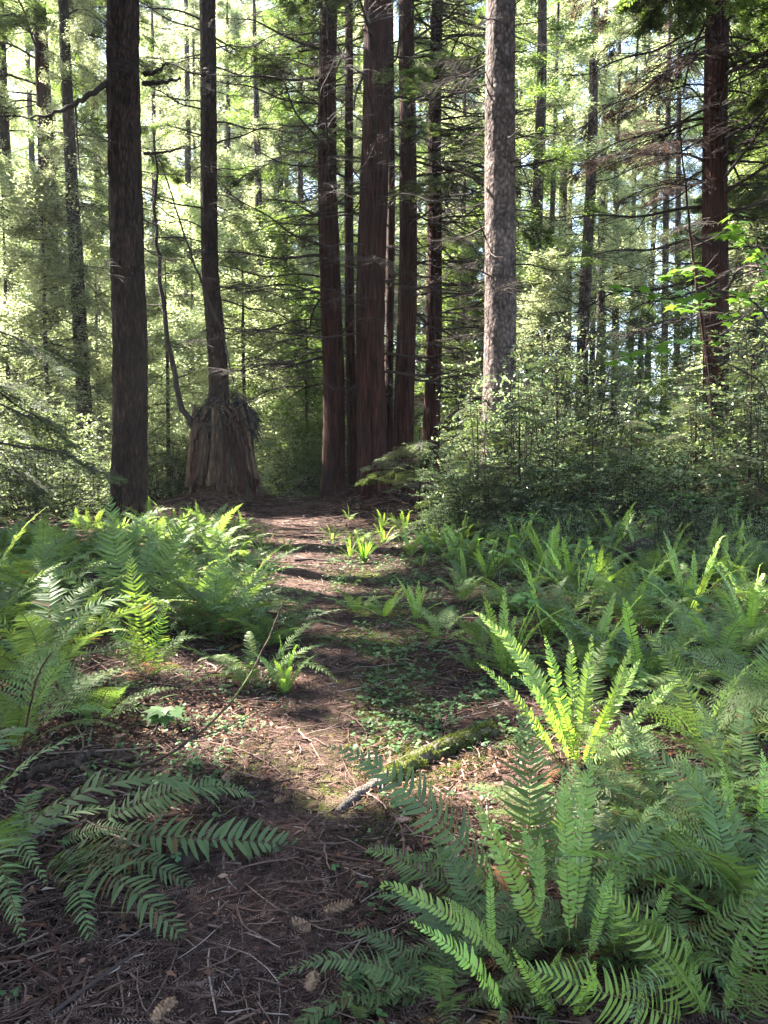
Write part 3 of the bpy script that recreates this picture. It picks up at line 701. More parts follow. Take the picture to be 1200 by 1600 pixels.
# redwoods added around the view, nearly all unseen, to throw shade
for (x, y, s) in [(-7.5, 11.5, 1), (-10.5, 17, 1.1), (-13, 12.5, 1), (-9.0, 6.5, 1), (-14.5, 21, 1.1), (6.8, 9.5, 1), (10.5, 14, 1), (12.5, 21, 1.1), (-4.6, 3.6, 1), (-5.5, -4, 1), (-9, -1, 1), (0, -12, 1), (-6, -13, 1), (-17, 8, 1), (-9.8, 14.2, .7), (-13, 18.6, 1), (-11, 11, .8),  (-12.5, 4.5, 1), (-16, 15, 1), (-20, 11, 1), (-12, 27, 1)]:
    r, fn, rf, b, t = (lambda q: q)(tree('redwood_tree', 'tree', 'tall redwood added around the view for the shade of its crown', (x, y, gz(x, y)), (x + .1, y, 12), .36, .27, 'redwood', 27, 'redwoods added around the view for shade', sides=24, K=40, flare=.3, seed=int(x * 3 + 90))) + (Vector((x, y, gz(x, y))), None)
    put_branches(r, b, fn, rf, (8.5 if s == 1 else 6.5) if y > 7 else 9.5, 25, 98, 'leafy', 2.4, 4.8, decay=.3)

# ---------------------------------------------------------------- hanging foliage near the left side
r = thing('hemlock_sapling', (-5.2, 9.5, gz(-5.2, 9.5)), 'feathery hemlock at the left edge with drooping sprays reaching into view', 'tree')
link('trunk', trunk_mesh('sapling_trunk', [(0, 0, -.2), (.05, 0, 3), (0, 0, 6.5), (0, 0, 8)], [.07, .06, .035, .01], M['fir'], 'fir', 16, 40, .2, 3), r)
put_branches(r, (-5.2, 9.5, 0), lambda z: np.array([0, 0, z]), lambda z: .05, 1.6, 5.2, 12, 'near', 1.3, 2.3, az=(-50, 90))
r = thing('hemlock_sapling', (-7.3, 13.5, gz(-7.3, 13.5)), 'taller feathery hemlock behind the drooping sprays, left of the thick fir', 'tree')
link('trunk', trunk_mesh('sapling_trunk', [(0, 0, -.2), (.05, 0, 4), (0, 0, 8), (0, 0, 10)], [.09, .07, .04, .01], M['fir'], 'fir', 16, 40, .2, 4), r)
put_branches(r, (-7.3, 13.5, 0), lambda z: np.array([0, 0, z]), lambda z: .06, 1.2, 7.5, 16, 'near', 1.3, 2.4, az=(-80, 90))

# ---------------------------------------------------------------- stump
def stump():
    r = thing('tree_stump', sb, 'huge old broken stump with a tree and matted roots growing on top', 'stump')
    sides, K = 96, 46
    th = np.arange(sides) * 2 * PI / sides; u = np.linspace(0, 1, K)
    hgt = 2.32
    TH, U = np.meshgrid(th, u)
    rad = (.80 + .34 * np.exp(-U * 5.0) - .20 * U + .16 * np.abs(snoise(np.cos(TH) * 3, np.sin(TH) * 3, U * .6, 2.2, 4)) + .05 * snoise(np.cos(TH) * 8, np.sin(TH) * 8, U, 2.4, 3) + .06 * np.sin(TH * 6) * np.exp(-U * 4))
    rad = np.where(U > .93, rad * (1 - (U - .93) * 4), rad)
    topz = hgt * (.95 + .22 * snoise(np.cos(TH) * 3, np.sin(TH) * 3, 0, 2.5, 3) + .10 * np.abs(snoise(np.cos(TH) * 9, np.sin(TH) * 9, 0, 3, 3)))
    Xx = rad * np.cos(TH) + .12 * U; Yy = rad * np.sin(TH); Zz = U * topz - .25
    V = np.stack([Xx, Yy, Zz], -1)
    i = np.arange(K * sides).reshape(K, sides); j = np.roll(i, -1, 1)
    Q = np.stack([i[:-1], i[1:], j[1:], j[:-1]], -1)[:, :, ::-1].reshape(-1, 4)
    mb = MB(); mb.add(V.reshape(-1, 3), Q)
    # ragged top: cap sinks into a hollow
    ring = V[-1]; c = ring.mean(0) - np.array([0, 0, .25]); ids = np.arange(sides)
    mb.add(np.vstack([ring, c]), np.stack([ids, np.roll(ids, -1), np.full(sides, sides)], -1))
    link('trunk', mb.mesh('stump_trunk', [M['stumpwood']]), r)
    # slabs of wood standing proud of the shell
    for k in range(22):
        a = rng.uniform(-3.1, -.05) if k < 19 else rng.random() * 6.28
        rr_ = .92; x0, y0 = rr_ * math.cos(a), rr_ * math.sin(a); lean_ = .30
        z0, z1 = rng.uniform(-.1, .5), rng.uniform(1.4, 2.5)
        n = 12; s = np.linspace(0, 1, n)
        wv = rng.uniform(.06, .17); thk = rng.uniform(.03, .14)
        tx, ty = -math.sin(a), math.cos(a)
        cw = np.stack([x0 * (1.12 - .30 * s) + tx * .05 * np.sin(4 * s + k), y0 * (1.12 - .30 * s) + ty * .05 * np.sin(4 * s + k), z0 + (z1 - z0) * s], -1)
        ww = wv * (1 - .6 * s ** 3)
        L_ = cw - np.array([tx, ty, 0]) * ww[:, None]; R_ = cw + np.array([tx, ty, 0]) * ww[:, None]
        O_ = cw + np.array([x0, y0, 0]) * thk
        V = np.stack([L_, O_, R_], 1)
        i = np.arange(n * 3).reshape(n, 3)
        Q = np.concatenate([np.stack([i[:-1, m], i[:-1, m + 1], i[1:, m + 1], i[1:, m]], -1) for m in (0, 1)])
        mb = MB(); mb.add(V.reshape(-1, 3), Q); link('bark_slab', mb.mesh('bark_slab', [M[('stumpwood', 'redwood', 'barewood', 'stumpwood')[k % 4]]]), r)
    # matted roots and moss on the top
    mb = MB(); n = 1500
    a = rnd(n) * 6.28; rr_ = np.sqrt(rnd(n)) * .74
    b = np.stack([rr_ * np.cos(a) + .1, rr_ * np.sin(a), 1.72 + 1.15 * (.78 - rr_) + .25 * rnd(n) - .35 * (rnd(n) < .3) + .16 * np.sin(a * 2 + 1)], -1)
    d = norm(np.stack([np.cos(a) * .7, np.sin(a) * .7, .9 * rnd(n) - .2], -1) + rn(n, 3) * .5)
    ln = .15 + .35 * rnd(n)
    P = np.stack([b, b + d * ln[:, None] * .5, b + d * ln[:, None] + np.array([0, 0, -.26])], 1)
    tubes(mb, P, np.tile([.017, .012, .005], (n, 1)), 3, 0, rnd(n))
    link('matted_root', mb.mesh('matted_root', [M['twig']]), r)
    mb = MB(); n = 260
    a = rnd(n) * 6.28; rr_ = .3 + .45 * rnd(n)
    b = np.stack([rr_ * np.cos(a) + .1, rr_ * np.sin(a), 1.95 + .45 * rnd(n)], -1)
    leaves(mb, b, rn(n, 3) + np.array([0, 0, -.3]), rn(n, 3), .06, .02, 0, rnd(n))
    link('foliage', mb.mesh('stump_foliage', [M['shrub']]), r)
stump()

# ---------------------------------------------------------------- shrubs
def shrub_mesh(h, rad, nst, nleaf, leaf, seed, flat=0.0):
    w_, f_ = MB(), MB()
    K = 9; s = np.linspace(0, 1, K)
    a = rnd(nst) * 6.28; u_ = rnd(nst); sp_ = u_ ** .5 * rad
    hh = h * (1 - .72 * u_ ** 1.6) * (.8 + .3 * rnd(nst)); r0_ = rad * .45 * rnd(nst)
    P = np.stack([np.cos(a)[:, None] * (r0_[:, None] * (1 - s) + sp_[:, None] * s ** .8), np.sin(a)[:, None] * (r0_[:, None] * (1 - s) + sp_[:, None] * s ** .8), hh[:, None] * (s * 1.25 - .25 * s ** 3)], -1)
    P = P + np.cumsum(rn(nst, K, 3) * .035 * h, 1) * s[None, :, None] * .5
    tubes(w_, P, (.0065 * (1 - .8 * s)[None]) * (.6 + .6 * rnd(nst))[:, None] + .002, 4, 0, rnd(nst) * .6)
    m = 10
    t = rnd(nst, m) * .92 + .08
    b = np.empty((nst, m, 3))
    for i_ in range(nst):
        for k in range(3): b[i_, :, k] = np.interp(t[i_], s, P[i_, :, k])
    dv = norm(rn(nst, m, 3) + np.array([0, 0, .25])); dv[..., 2] *= .40; dv = norm(dv)
    ln = h * (.12 + .26 * rnd(nst, m) ** 1.3)
    b = b.reshape(-1, 3); dv = dv.reshape(-1, 3); ln = ln.reshape(-1)
    P2 = np.stack([b, b + dv * ln[:, None] * .5, b + dv * ln[:, None] - np.array([0, 0, 1]) * (ln * .12)[:, None]], 1)
    tubes(w_, P2, np.tile([.004, .003, .0012], (len(b), 1)), 3, 0, rnd(len(b)) * .6)
    n = nleaf
    q = rnd(len(b), n)
    per = norm(np.cross(dv, (0, 0, 1.)))
    sg = np.where(rnd(len(b), n) < .5, 1., -1.)
    base = b[:, None] + dv[:, None] * (ln[:, None] * q)[..., None]
    ld = norm(dv[:, None] * .5 + per[:, None] * sg[..., None] + rn(len(b), n, 3) * .3)
    nn = norm(np.array([0, 0, 1.]) + rn(len(b), n, 3) * .33)
    sv = norm(np.cross(ld, nn))
    cl = np.clip(.42 + .26 * rn(len(b))[:, None] + .12 * rn(len(b), n), 0, 1)
    L = leaf * (.6 + .7 * rnd(len(b) * n))
    leaves(f_, base.reshape(-1, 3), ld.reshape(-1, 3), sv.reshape(-1, 3), L, L * .5, 0, cl.reshape(-1), .5, .06)
    return w_.mesh('shrub_stem', [M['twig']]), f_.mesh('shrub_foliage', [M['shrub']])
SH = [shrub_mesh(2.0, 1.3, [70, 46, 60, 30, 54][k], [26, 18, 20, 15, 22][k], [.042, .060, .048, .072, .045][k], k) for k in range(5)]
SHL = [shrub_mesh(1.0, .8, 30, 14, .035, k) for k in range(3)]
M['shrub_sunlit'] = leafmat('sunlit_shrub_green', [(0, (.07, .10, .045)), (.6, (.13, .17, .08)), (1, (.23, .27, .15))], .5, 1.8, .5, .2, .25, (1.1, 1.1, .75))  # yellower, more translucent green; sunlight on the back bushes put into the colour
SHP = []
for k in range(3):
    me_ = SH[k][1].copy(); me_.materials.clear(); me_.materials.append(M['shrub_sunlit']); SHP.append((SH[k][0], me_))
def shrub(px, Y, s, label, big=True, sz=1.0, group=None):
    p = at(px, 780, Y); z = gz(p.x, Y)
    r = thing('shrub', (p.x, Y, z), label, 'shrub', group, rng.random() * 6.28)
    wm, fm = (SH if big else SHL)[int(rng.integers(5 if big else 3))]
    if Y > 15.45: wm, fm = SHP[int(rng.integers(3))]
    a = link('stem', wm, r, None, None, (s, s, s * sz)); link('foliage', fm, a)
    return r
SHR = [
 (800, 13.4, 1.25, 'tall leafy huckleberry bush wrapped round the foot of the spruce', 1.25), (875, 14.6, 1.55, 'tallest sunlit bush right of the spruce, pale leafy tip', 1.3),
 (735, 14.6, .9, 'bushy dark shrub filling the gap between redwood ring and spruce', 1.0), (940, 14.0, 1.1, 'broad dense bush below the sky gap', .8),
 (1000, 15.4, 1.3, 'broad bush behind the dense one, catching the sun on top', .7), (1060, 13.6, 1.1, 'leafy bush left of the foot of the right redwood', .85),
 (1130, 13.0, 1.3, 'leafy bush in front of the right redwood foot', 1.05), (1195, 12.2, 1.35, 'leafy bush cut by the right edge', 1.15), (850, 12.4, .85, 'low dark leafy bush in front of the tallest sunlit one', .9),
 (970, 11.8, .8, 'low bush above the right fern bank, dim leaves', .85), (1090, 11.4, .85, 'low bush right above the fern bank, whitish leaves', .9), (760, 12.6, .7, 'low dark shrub with glossy leaves near the fallen mossy log', .85),
 (1180, 15.5, 1.7, 'tall bush behind the right edge bushes', 1.2), (905, 17.5, 1.3, 'bush at the back beneath the greyish streaked trunk', .9), (1050, 18.5, 1.4, 'bush at the back beneath the thin distant trunks', .8),
 (60, 15.5, 1.3, 'leafy bush at the left edge under the hanging sprays', 1.0), (130, 18.5, 1.2, 'leafy bush left of the thick fir, at its back', 1.0), (20, 20, 1.5, 'tall bush at the far left edge behind the other', 1.1),
 (255, 24.5, 1.3, 'bright leafy bush between the thick fir and the stump', 1.0), (440, 27.5, 1.35, 'sunny yellow green bush in the gap between stump and redwood ring', .9), (480, 30, 1.5, 'pale sunny bush far back in the gap beside the ring', 1.0),
 (410, 31, 1.9, 'tall sunny bush right behind the stump', 1.3), (270, 30, 1.8, 'tall sunny bush far behind, left of the stump', 1.2), (700, 25.5, 1.2, 'sunny bush right behind the leaning redwood', 1.0),
 (90, 30, 1.8, 'tall bush far back on the left, among thin trunks', 1.2), (190, 34, 1.9, 'far bush hidden half behind the thick fir', 1.2), (540, 34, 1.7, 'far sunny bush seen between the redwood trunks', 1.1), (820, 25, 1.7, 'far bush behind the spruce on its right', 1.1)]
for px, Y, s, lab, sz in SHR: shrub(px, Y, s, lab, True, sz)
for px, Y, h_, lab in [(868, 13.9, 3.3, 'pale sunlit young hemlock tip rising over the bushes right of the spruce'), (745, 14.2, 2.4, 'young hemlock between the redwood ring and the spruce bush'), (985, 13.2, 2.2, 'young hemlock standing in the bushes below the sky gap'),
                      (1085, 12.6, 2.6, 'young hemlock in the bushes left of the right redwood foot'), (1170, 11.8, 2.9, 'young hemlock in the bushes at the right edge'), (810, 12.7, 2.5, 'young hemlock hugging the front of the spruce trunk'), (925, 12.6, 1.8, 'short young hemlock at the front of the bushes')]:
    p = at(px, 700, Y); r = thing('hemlock_sapling', (p.x, Y, gz(p.x, Y)), lab, 'sapling')
    link('trunk', trunk_mesh('bush_sapling_trunk', [(0, 0, -.1), (.03, 0, h_ * .5), (0, 0, h_)], [.03, .02, .005], M['fir'], 'fir', 8, 16, .2, 3), r)
    put_branches(r, (p.x, Y, gz(p.x, Y)), lambda z: np.array([0, 0, z]), lambda z: .01, .3, h_, 26, 'near', .9, 1.7, cull=False, decay=.6)
# drooping leafy sprigs in front of the ring: a young hemlock
p = gp(655, 812); r = thing('hemlock_sapling', p, 'small low hemlock with spreading sprays in front of the redwood ring', 'sapling')
link('trunk', trunk_mesh('small_sapling_trunk', [(0, 0, -.1), (.02, 0, .9), (.0, 0, 1.9)], [.03, .02, .006], M['fir'], 'fir', 10, 20, .2, 3), r)
put_branches(r, p, lambda z: np.array([0, 0, z]), lambda z: .01, .7, 1.85, 20, 'near', .8, 1.5, az=(60, 330), up=R(8))

# ---------------------------------------------------------------- ferns
def frond_mesh(name, L, W, n, e0, arch, kind='sword', curl=0, mt=('fern', 'rachis'), stations=5, seedtwist=.0, start=.13):
    """frond growing from the origin toward +Y, first at elevation e0 and bending over"""
    K = 40; t = np.linspace(0, 1, K)
    ang = e0 - arch * t ** 1.4
    if curl: ang = ang - curl * np.clip((t - .88) / .12, 0, 1) ** 1.5
    side_w = seedtwist * np.sin(2.2 * t)
    dt = L / (K - 1)
    pos = np.zeros((K, 3)); 
    T = np.stack([np.sin(side_w) * np.cos(ang), np.cos(ang) * np.cos(side_w), np.sin(ang)], -1)
    pos[1:] = np.cumsum((T[:-1] + T[1:]) / 2 * dt, 0)
    mb = MB()
    tubes(mb, pos, .0028 * L ** .5 * (1 - .78 * t) + .0004, 4, 1, .5)
    if kind == 'lacy':
        _lacy(mb, pos, T, t, L, W, n, start)
        return mb.mesh(name, [M[mt[0]], M[mt[1]]]), pos[-1]
    tp = np.repeat(np.linspace(start, .985, n), 2)
    sg = np.tile([1., -1.], n)
    tp = np.clip(tp + rn(2 * n) * .002, 0, 1)
    m = len(tp)
    def itp(A, q): return np.stack([np.interp(q, t, A[:, k]) for k in range(3)], -1)
    P0 = itp(pos, tp); Tt = norm(itp(T, tp))
    X_ = np.tile((1., 0, 0), (m, 1)); X_ = norm(X_ - Tt * (X_ * Tt).sum(1, keepdims=True))
    N_ = np.cross(X_, Tt)
    u = (tp - start) / (1 - start)
    if kind == 'sword': prof = np.clip(.62 + 1.9 * u, 0, 1) * np.clip((1 - u) * 1.75, 0, 1) ** .8 + .03
    else: prof = np.clip(.45 + 2.5 * u, 0, 1) * np.clip((1 - u) * 2.6, 0, 1) ** .7 + .06
    wl = W * prof * (1 + .10 * rn(m)) * np.where(rnd(m) < .035, .35, 1)
    spc = L * (.985 - start) / n
    hwm = spc * (.42 if mt[0] == 'fern' else .46)
    S = np.linspace(0, 1, stations + 1)
    a = R(14) + R(30) * u ** 2 + .09 * rn(m)
    roll = .22 * rn(m) + (.25 if kind == 'sword' else .1)
    dv = norm(X_ * (sg * np.cos(a))[:, None] + Tt * np.sin(a)[:, None] + N_ * (.12 * rn(m) + (.18 if kind == 'sword' else .30))[:, None])
    droop = (.08 + .24 * rnd(m)) * (1 if kind == 'sword' else .6)
    C = P0[:, None] + dv[:, None] * (wl[:, None] * S)[..., None] + Tt[:, None] * ((wl * .16)[:, None] * S ** 2)[..., None] - N_[:, None] * ((wl * droop)[:, None] * S ** 2)[..., None]
    if kind == 'sword': hp = np.interp(S, [0, .06, .2, .6, .85, 1], [.45, 1, .92, .72, .42, .02])
    else: hp = np.interp(S, [0, .08, .3, .7, .9, 1], [.6, 1, 1, .97, .75, .22])
    hw = hwm * hp[None] * np.clip(.35 + wl / W, 0, 1)[:, None]
    wd = norm(Tt * np.cos(roll)[:, None] + N_ * np.sin(roll)[:, None] * 1.0)
    A_ = C - wd[:, None] * hw[..., None] + N_[:, None] * hw[..., None] * .25
    B_ = C + wd[:, None] * hw[..., None] + N_[:, None] * hw[..., None] * .25
    V = np.stack([A_, C, B_], 2)      # m, S, 3, 3
    i = np.arange(m * (stations + 1) * 3).reshape(m, stations + 1, 3)
    Q = np.concatenate([np.stack([i[:, :-1, k], i[:, :-1, k + 1], i[:, 1:, k + 1], i[:, 1:, k]], -1).reshape(-1, 4) for k in (0, 1)])
    v = np.clip(.42 + .12 * rn(m) + .25 * u, 0, .9); v = np.where(rnd(m) < .015, 1, v)
    mb.add(V.reshape(-1, 3), Q, 0, np.repeat(v, (stations + 1) * 3))
    return mb.mesh(name, [M[mt[0]], M[mt[1]]]), pos[-1]
def _lacy(mb, pos, T, t, L, W, n, start):
    tp = np.repeat(np.linspace(start + .12, .98, n), 2); sg = np.tile([1., -1.], n); m = len(tp)
    def itp(A, q): return np.stack([np.interp(q, t, A[:, k]) for k in range(3)], -1)
    P0 = itp(pos, tp); Tt = norm(itp(T, tp))
    X_ = np.tile((1., 0, 0), (m, 1)); X_ = norm(X_ - Tt * (X_ * Tt).sum(1, keepdims=True)); N_ = np.cross(X_, Tt)
    u = (tp - start) / (1 - start)
    wl = W * np.clip(.5 + 2 * u, 0, 1) * np.clip(1.25 * (1 - u), 0, 1) ** .9 + .01
    dv = norm(X_ * (sg * .93)[:, None] + Tt * .4 + N_ * .1)
    q = np.array([0, .5, 1.])
    P = P0[:, None] + dv[:, None] * (wl[:, None] * q)[..., None] - N_[:, None] * ((wl * .15)[:, None] * q ** 2)[..., None]
    tubes(mb, P, np.tile([.0012, .0009, .0004], (m, 1)), 3, 1, np.full(m, .5))
    k = 8
    s = np.repeat((np.arange(k) + .6) / (k + .3), 2); s2 = np.tile([1., -1.], k)
    B_ = P0[:, None] + dv[:, None] * (wl[:, None] * s)[..., None] - N_[:, None] * ((wl * .15)[:, None] * s ** 2)[..., None]
    per = norm(np.cross(N_, dv))
    ld = norm(per[:, None] * s2[None, :, None] + dv[:, None] * .45 + rn(m, 2 * k, 3) * .07)
    sv = norm(np.cross(ld, N_[:, None] + rn(m, 2 * k, 3) * .15))
    ll = (wl[:, None] * .24 * (1.12 - s)[None] + .004)
    leaves(mb, B_.reshape(-1, 3), ld.reshape(-1, 3), sv.reshape(-1, 3), ll.reshape(-1), np.minimum(ll.reshape(-1) * .5, W / k * .62), 0, np.repeat(np.clip(.5 + .15 * rn(m), 0, 1), 2 * k), .4)

FV = {}
def variants(key, cnt, f): FV[key] = [f(k) for k in range(cnt)]
variants('sword', 13, lambda k: frond_mesh('sword_frond', 1, .105 * rng.uniform(.85, 1.12), int(rng.integers(34, 44)), R([78, 72, 66, 60, 54, 48, 70, 40, 75, 62, 50, 68, 45][k]), R([50, 65, 80, 95, 70, 85, 100, 60, 125, 40, 110, 75, 50][k]), 'sword', 0, ('fern', 'rachis_dark'), 5, rng.uniform(-.7, .7)))
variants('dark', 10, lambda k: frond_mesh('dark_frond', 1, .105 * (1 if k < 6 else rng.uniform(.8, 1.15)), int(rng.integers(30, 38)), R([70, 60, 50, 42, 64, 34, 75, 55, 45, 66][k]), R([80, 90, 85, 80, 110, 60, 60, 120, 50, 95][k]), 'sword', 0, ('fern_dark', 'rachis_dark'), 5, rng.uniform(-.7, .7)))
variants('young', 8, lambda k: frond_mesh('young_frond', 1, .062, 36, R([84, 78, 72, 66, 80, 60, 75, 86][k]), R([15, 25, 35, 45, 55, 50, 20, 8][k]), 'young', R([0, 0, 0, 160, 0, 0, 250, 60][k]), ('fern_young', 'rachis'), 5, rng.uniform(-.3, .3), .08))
variants('broad', 4, lambda k: frond_mesh('broad_frond', 1, .15, 31, R([50, 40, 60, 35][k]), R([30, 45, 55, 20][k]), 'sword', 0, ('fern_young' if k < 2 else 'fern', 'rachis'), 6, rng.uniform(-.2, .2), .10))
variants('lacy', 5, lambda k: frond_mesh('lacy_frond', 1, .24, 14, R([60, 50, 42, 55, 66][k]), R([60, 60, 50, 75, 70][k]), 'lacy', 0, ('fern', 'rachis'), 5, rng.uniform(-.3, .3)))
variants('dead', 3, lambda k: frond_mesh('dead_frond', 1, .085, 34, R([30, 15, 45][k]), R([60, 50, 120][k]), 'sword', 0, ('fern_dead', 'rachis_dark'), 4, rng.uniform(-.5, .5)))
FL = {'sword': ('fern', 'green sword fern'), 'dark': ('fern', 'dark fern'), 'young': ('fern', 'bright fern'), 'lacy': ('fern', 'lacy fern')}
def fern(px, py, L, n, kinds, label, spread=1.0, az=None, dead=1, loc=None, group=None):
    p = gp(px, py) if loc is None else Vector(loc)
    r = thing('fern', p, label, 'fern', group)
    for i_ in range(n):
        kd = kinds[int(rng.integers(len(kinds)))]
        vs_ = FV[kd]; me_, tip = vs_[int(rng.integers(len(vs_)))]
        a = (i_ * 2.39996 + rng.uniform(-.35, .35)) if az is None else R(rng.uniform(*az))
        s = L * rng.uniform(.72, 1.12)
        rr_ = .03 * L
        link('frond', me_, r, (rr_ * math.cos(a), rr_ * math.sin(a), -.01), (R(rng.uniform(-16, 12)) * spread - R(10) * (spread - 1), rng.uniform(-.18, .18), a - PI / 2), (s * rng.choice((-1, 1)), s, s))
    for i_ in range(dead):
        me_, tip = FV['dead'][int(rng.integers(3))]
        a = rng.random() * 6.28; s = L * rng.uniform(.5, .8)
        o = link('frond', me_, r, (0, 0, 0), (R(-12), rng.uniform(-.3, .3), a - PI / 2), (s, s, s)); o['label'] = 'brown dead frond'
    return r
def frond_to(root, rbase, base, tip, key, var, upv=(0, 0, 1)):
    """place a frond so that it runs from base to tip (world points)"""
    me_, tl = FV[key][var]
    base = Vector(base); tip = Vector(tip)
    c = tip - base; cl = Vector(tl).length
    s = c.length / cl
    lt = Vector(tl).normalized(); ln_ = Vector((1, 0, 0)); ln_ = (ln_ - lt * ln_.dot(lt)).normalized()
    A = Matrix((ln_, lt, ln_.cross(lt))).transposed()
    wt = c.normalized(); up = Vector(upv)
    wx = wt.cross(up)
    if wx.length < .2: wx = wt.cross(Vector((0, -1, .2)))
    wx.normalize()
    B = Matrix((wx, wt, wx.cross(wt))).transposed()
    q = (B @ A.transposed()).to_quaternion()
    o = link('frond', me_, root, base - Vector(rbase)); o.rotation_mode = 'QUATERNION'; o.rotation_quaternion = q; o.scale = (s, s, s)
    return o
def hero_fern(cx, cy, label, fr, dead=2, L=.6):
    dead += 3
    p = gp(cx, cy)
    r = thing('fern', p, label, 'fern')
    for (bx, by, tx, ty, dy, key, var) in fr:
        b = at(bx, by, p.y + .02); 
        if b.z < p.z: b = gp(bx, by)
        if (b - p).length > .35: b = p + (b - p).normalized() * .12
        t = at(tx, ty, b.y + dy)
        # faces show toward the viewer and up
        frond_to(r, p, b, t, key, var, (0, -1.0, .6) if key == 'broad' else (0, -1.0, .35) if abs(t.z - b.z) > .25 and abs(t.x - b.x) < .25 else (0, -.5, 1))
    for i_ in range(dead):
        me_, tip = FV['dead'][int(rng.integers(3))]
        a = rng.random() * 6.28; s = L * rng.uniform(.5, .8)
        o = link('frond', me_, r, (0, 0, 0), (R(-12), 0, a - PI / 2), (s, s, s)); o['label'] = 'brown dead frond'
    return r
# bottom right, bright plant
hero_fern(880, 1560, 'bright green fern in the lower right, nearest plant with narrow upright fronds', [
 (850, 1480, 735, 1240, .05, 'young', 1), (900, 1450, 922, 1165, .30, 'young', 0), (890, 1470, 878, 1205, .20, 'young', 7), (840, 1450, 845, 1300, .2, 'young', 2),
 (770, 1490, 765, 1352, .1, 'young', 0), (800, 1500, 600, 1390, -.05, 'young', 3), (930, 1480, 1060, 1285, .25, 'sword', 3), (840, 1580, 880, 1480, .0, 'young', 7),
 (790, 1600, 640, 1440, -.1, 'young', 4), (960, 1490, 975, 1320, .2, 'young', 3), (1000, 1500, 1050, 1375, .15, 'young', 6), (920, 1500, 960, 1340, .1, 'young', 4),
 (820, 1560, 690, 1400, .2, 'young', 5), (870, 1590, 800, 1480, -.1, 'young', 7), (900, 1590, 930, 1500, -.2, 'young', 0), (850, 1420, 815, 1290, .3, 'young', 2)], 3)
hero_fern(1090, 1590, 'large fern in the bottom right corner with broad pale green arching fronds', [
 (1080, 1600, 800, 1505, -.05, 'broad', 1), (1110, 1600, 925, 1370, .05, 'broad', 0), (1140, 1590, 1195, 1325, .05, 'broad', 2), (1150, 1600, 1290, 1420, -.1, 'broad', 3), (1120, 1600, 1000, 1440, .2, 'broad', 3),
 (1100, 1600, 1060, 1440, .15, 'young', 2), (1130, 1600, 1160, 1450, .2, 'young', 6), (1100, 1600, 960, 1560, -.3, 'sword', 4)], 2)
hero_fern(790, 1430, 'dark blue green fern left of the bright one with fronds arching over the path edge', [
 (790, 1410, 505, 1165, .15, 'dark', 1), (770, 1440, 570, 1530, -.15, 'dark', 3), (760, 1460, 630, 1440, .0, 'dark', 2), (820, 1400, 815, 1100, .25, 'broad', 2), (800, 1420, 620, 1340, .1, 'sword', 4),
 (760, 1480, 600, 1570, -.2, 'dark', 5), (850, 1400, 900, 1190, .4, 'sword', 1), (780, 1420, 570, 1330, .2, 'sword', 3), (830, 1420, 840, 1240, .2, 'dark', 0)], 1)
hero_fern(1150, 1360, 'yellow green fern at the right edge above the corner plant', [
 (1140, 1370, 1060, 1170, .1, 'young', 1), (1160, 1370, 1125, 1185, .1, 'young', 0), (1180, 1360, 1190, 1170, .2, 'young', 2), (1170, 1380, 1240, 1220, .1, 'sword', 2), (1140, 1380, 1010, 1270, .0, 'young', 3), (1130, 1380, 1000, 1330, -.1, 'sword', 4), (1200, 1390, 1290, 1290, .1, 'sword', 3), (1150, 1380, 1080, 1240, .3, 'sword', 1)], 1)
hero_fern(905, 1195, 'bright fern with a fan of narrow upright fronds in the middle right', [
 (890, 1180, 850, 992, .1, 'young', 1), (870, 1190, 745, 1035, .05, 'young', 2), (880, 1170, 740, 955, .3, 'young', 5), (905, 1180, 925, 990, .2, 'young', 0), (920, 1180, 985, 1010, .15, 'young', 2),
 (930, 1190, 1065, 1060, .1, 'young', 5), (915, 1185, 1000, 1030, .3, 'young', 1), (895, 1180, 890, 1000, .3, 'young', 7), (890, 1195, 800, 1060, -.1, 'young', 3), (930, 1200, 1040, 1130, -.1, 'young', 4),
 (900, 1200, 870, 1090, -.2, 'young', 2), (910, 1200, 960, 1080, -.2, 'young', 0), (900, 1190, 950, 1000, .4, 'sword', 1), (885, 1190, 790, 1010, .4, 'sword', 2), (900, 1200, 1060, 1170, -.3, 'sword', 4), (880, 1205, 770, 1170, -.3, 'sword', 4)], 2)
# left group
hero_fern(232, 1060, 'sunlit yellow green fern among the big ferns on the left', [
 (228, 1050, 203, 862, .0, 'broad', 0), (235, 1050, 262, 935, -.1, 'broad', 0), (225, 1055, 150, 940, .1, 'sword', 1), (240, 1050, 330, 1000, .0, 'sword', 3), (225, 1060, 120, 1020, -.2, 'sword', 4), (230, 1060, 200, 960, -.2, 'sword', 2), (235, 1060, 290, 985, .3, 'sword', 2), (238, 1060, 310, 1060, -.4, 'sword', 4)], 3)
hero_fern(215, 985, 'tall big frond fern standing directly in front of the thick fir', [
 (205, 980, 172, 772, .1, 'broad', 2), (225, 980, 298, 785, .1, 'broad', 3), (200, 985, 110, 860, .1, 'sword', 2), (230, 985, 330, 860, .2, 'sword', 2), (205, 990, 60, 890, -.3, 'sword', 3), (210, 980, 240, 830, .5, 'dark', 0), (215, 985, 150, 850, .6, 'dark', 4), (235, 990, 360, 930, -.1, 'dark', 3)], 2)
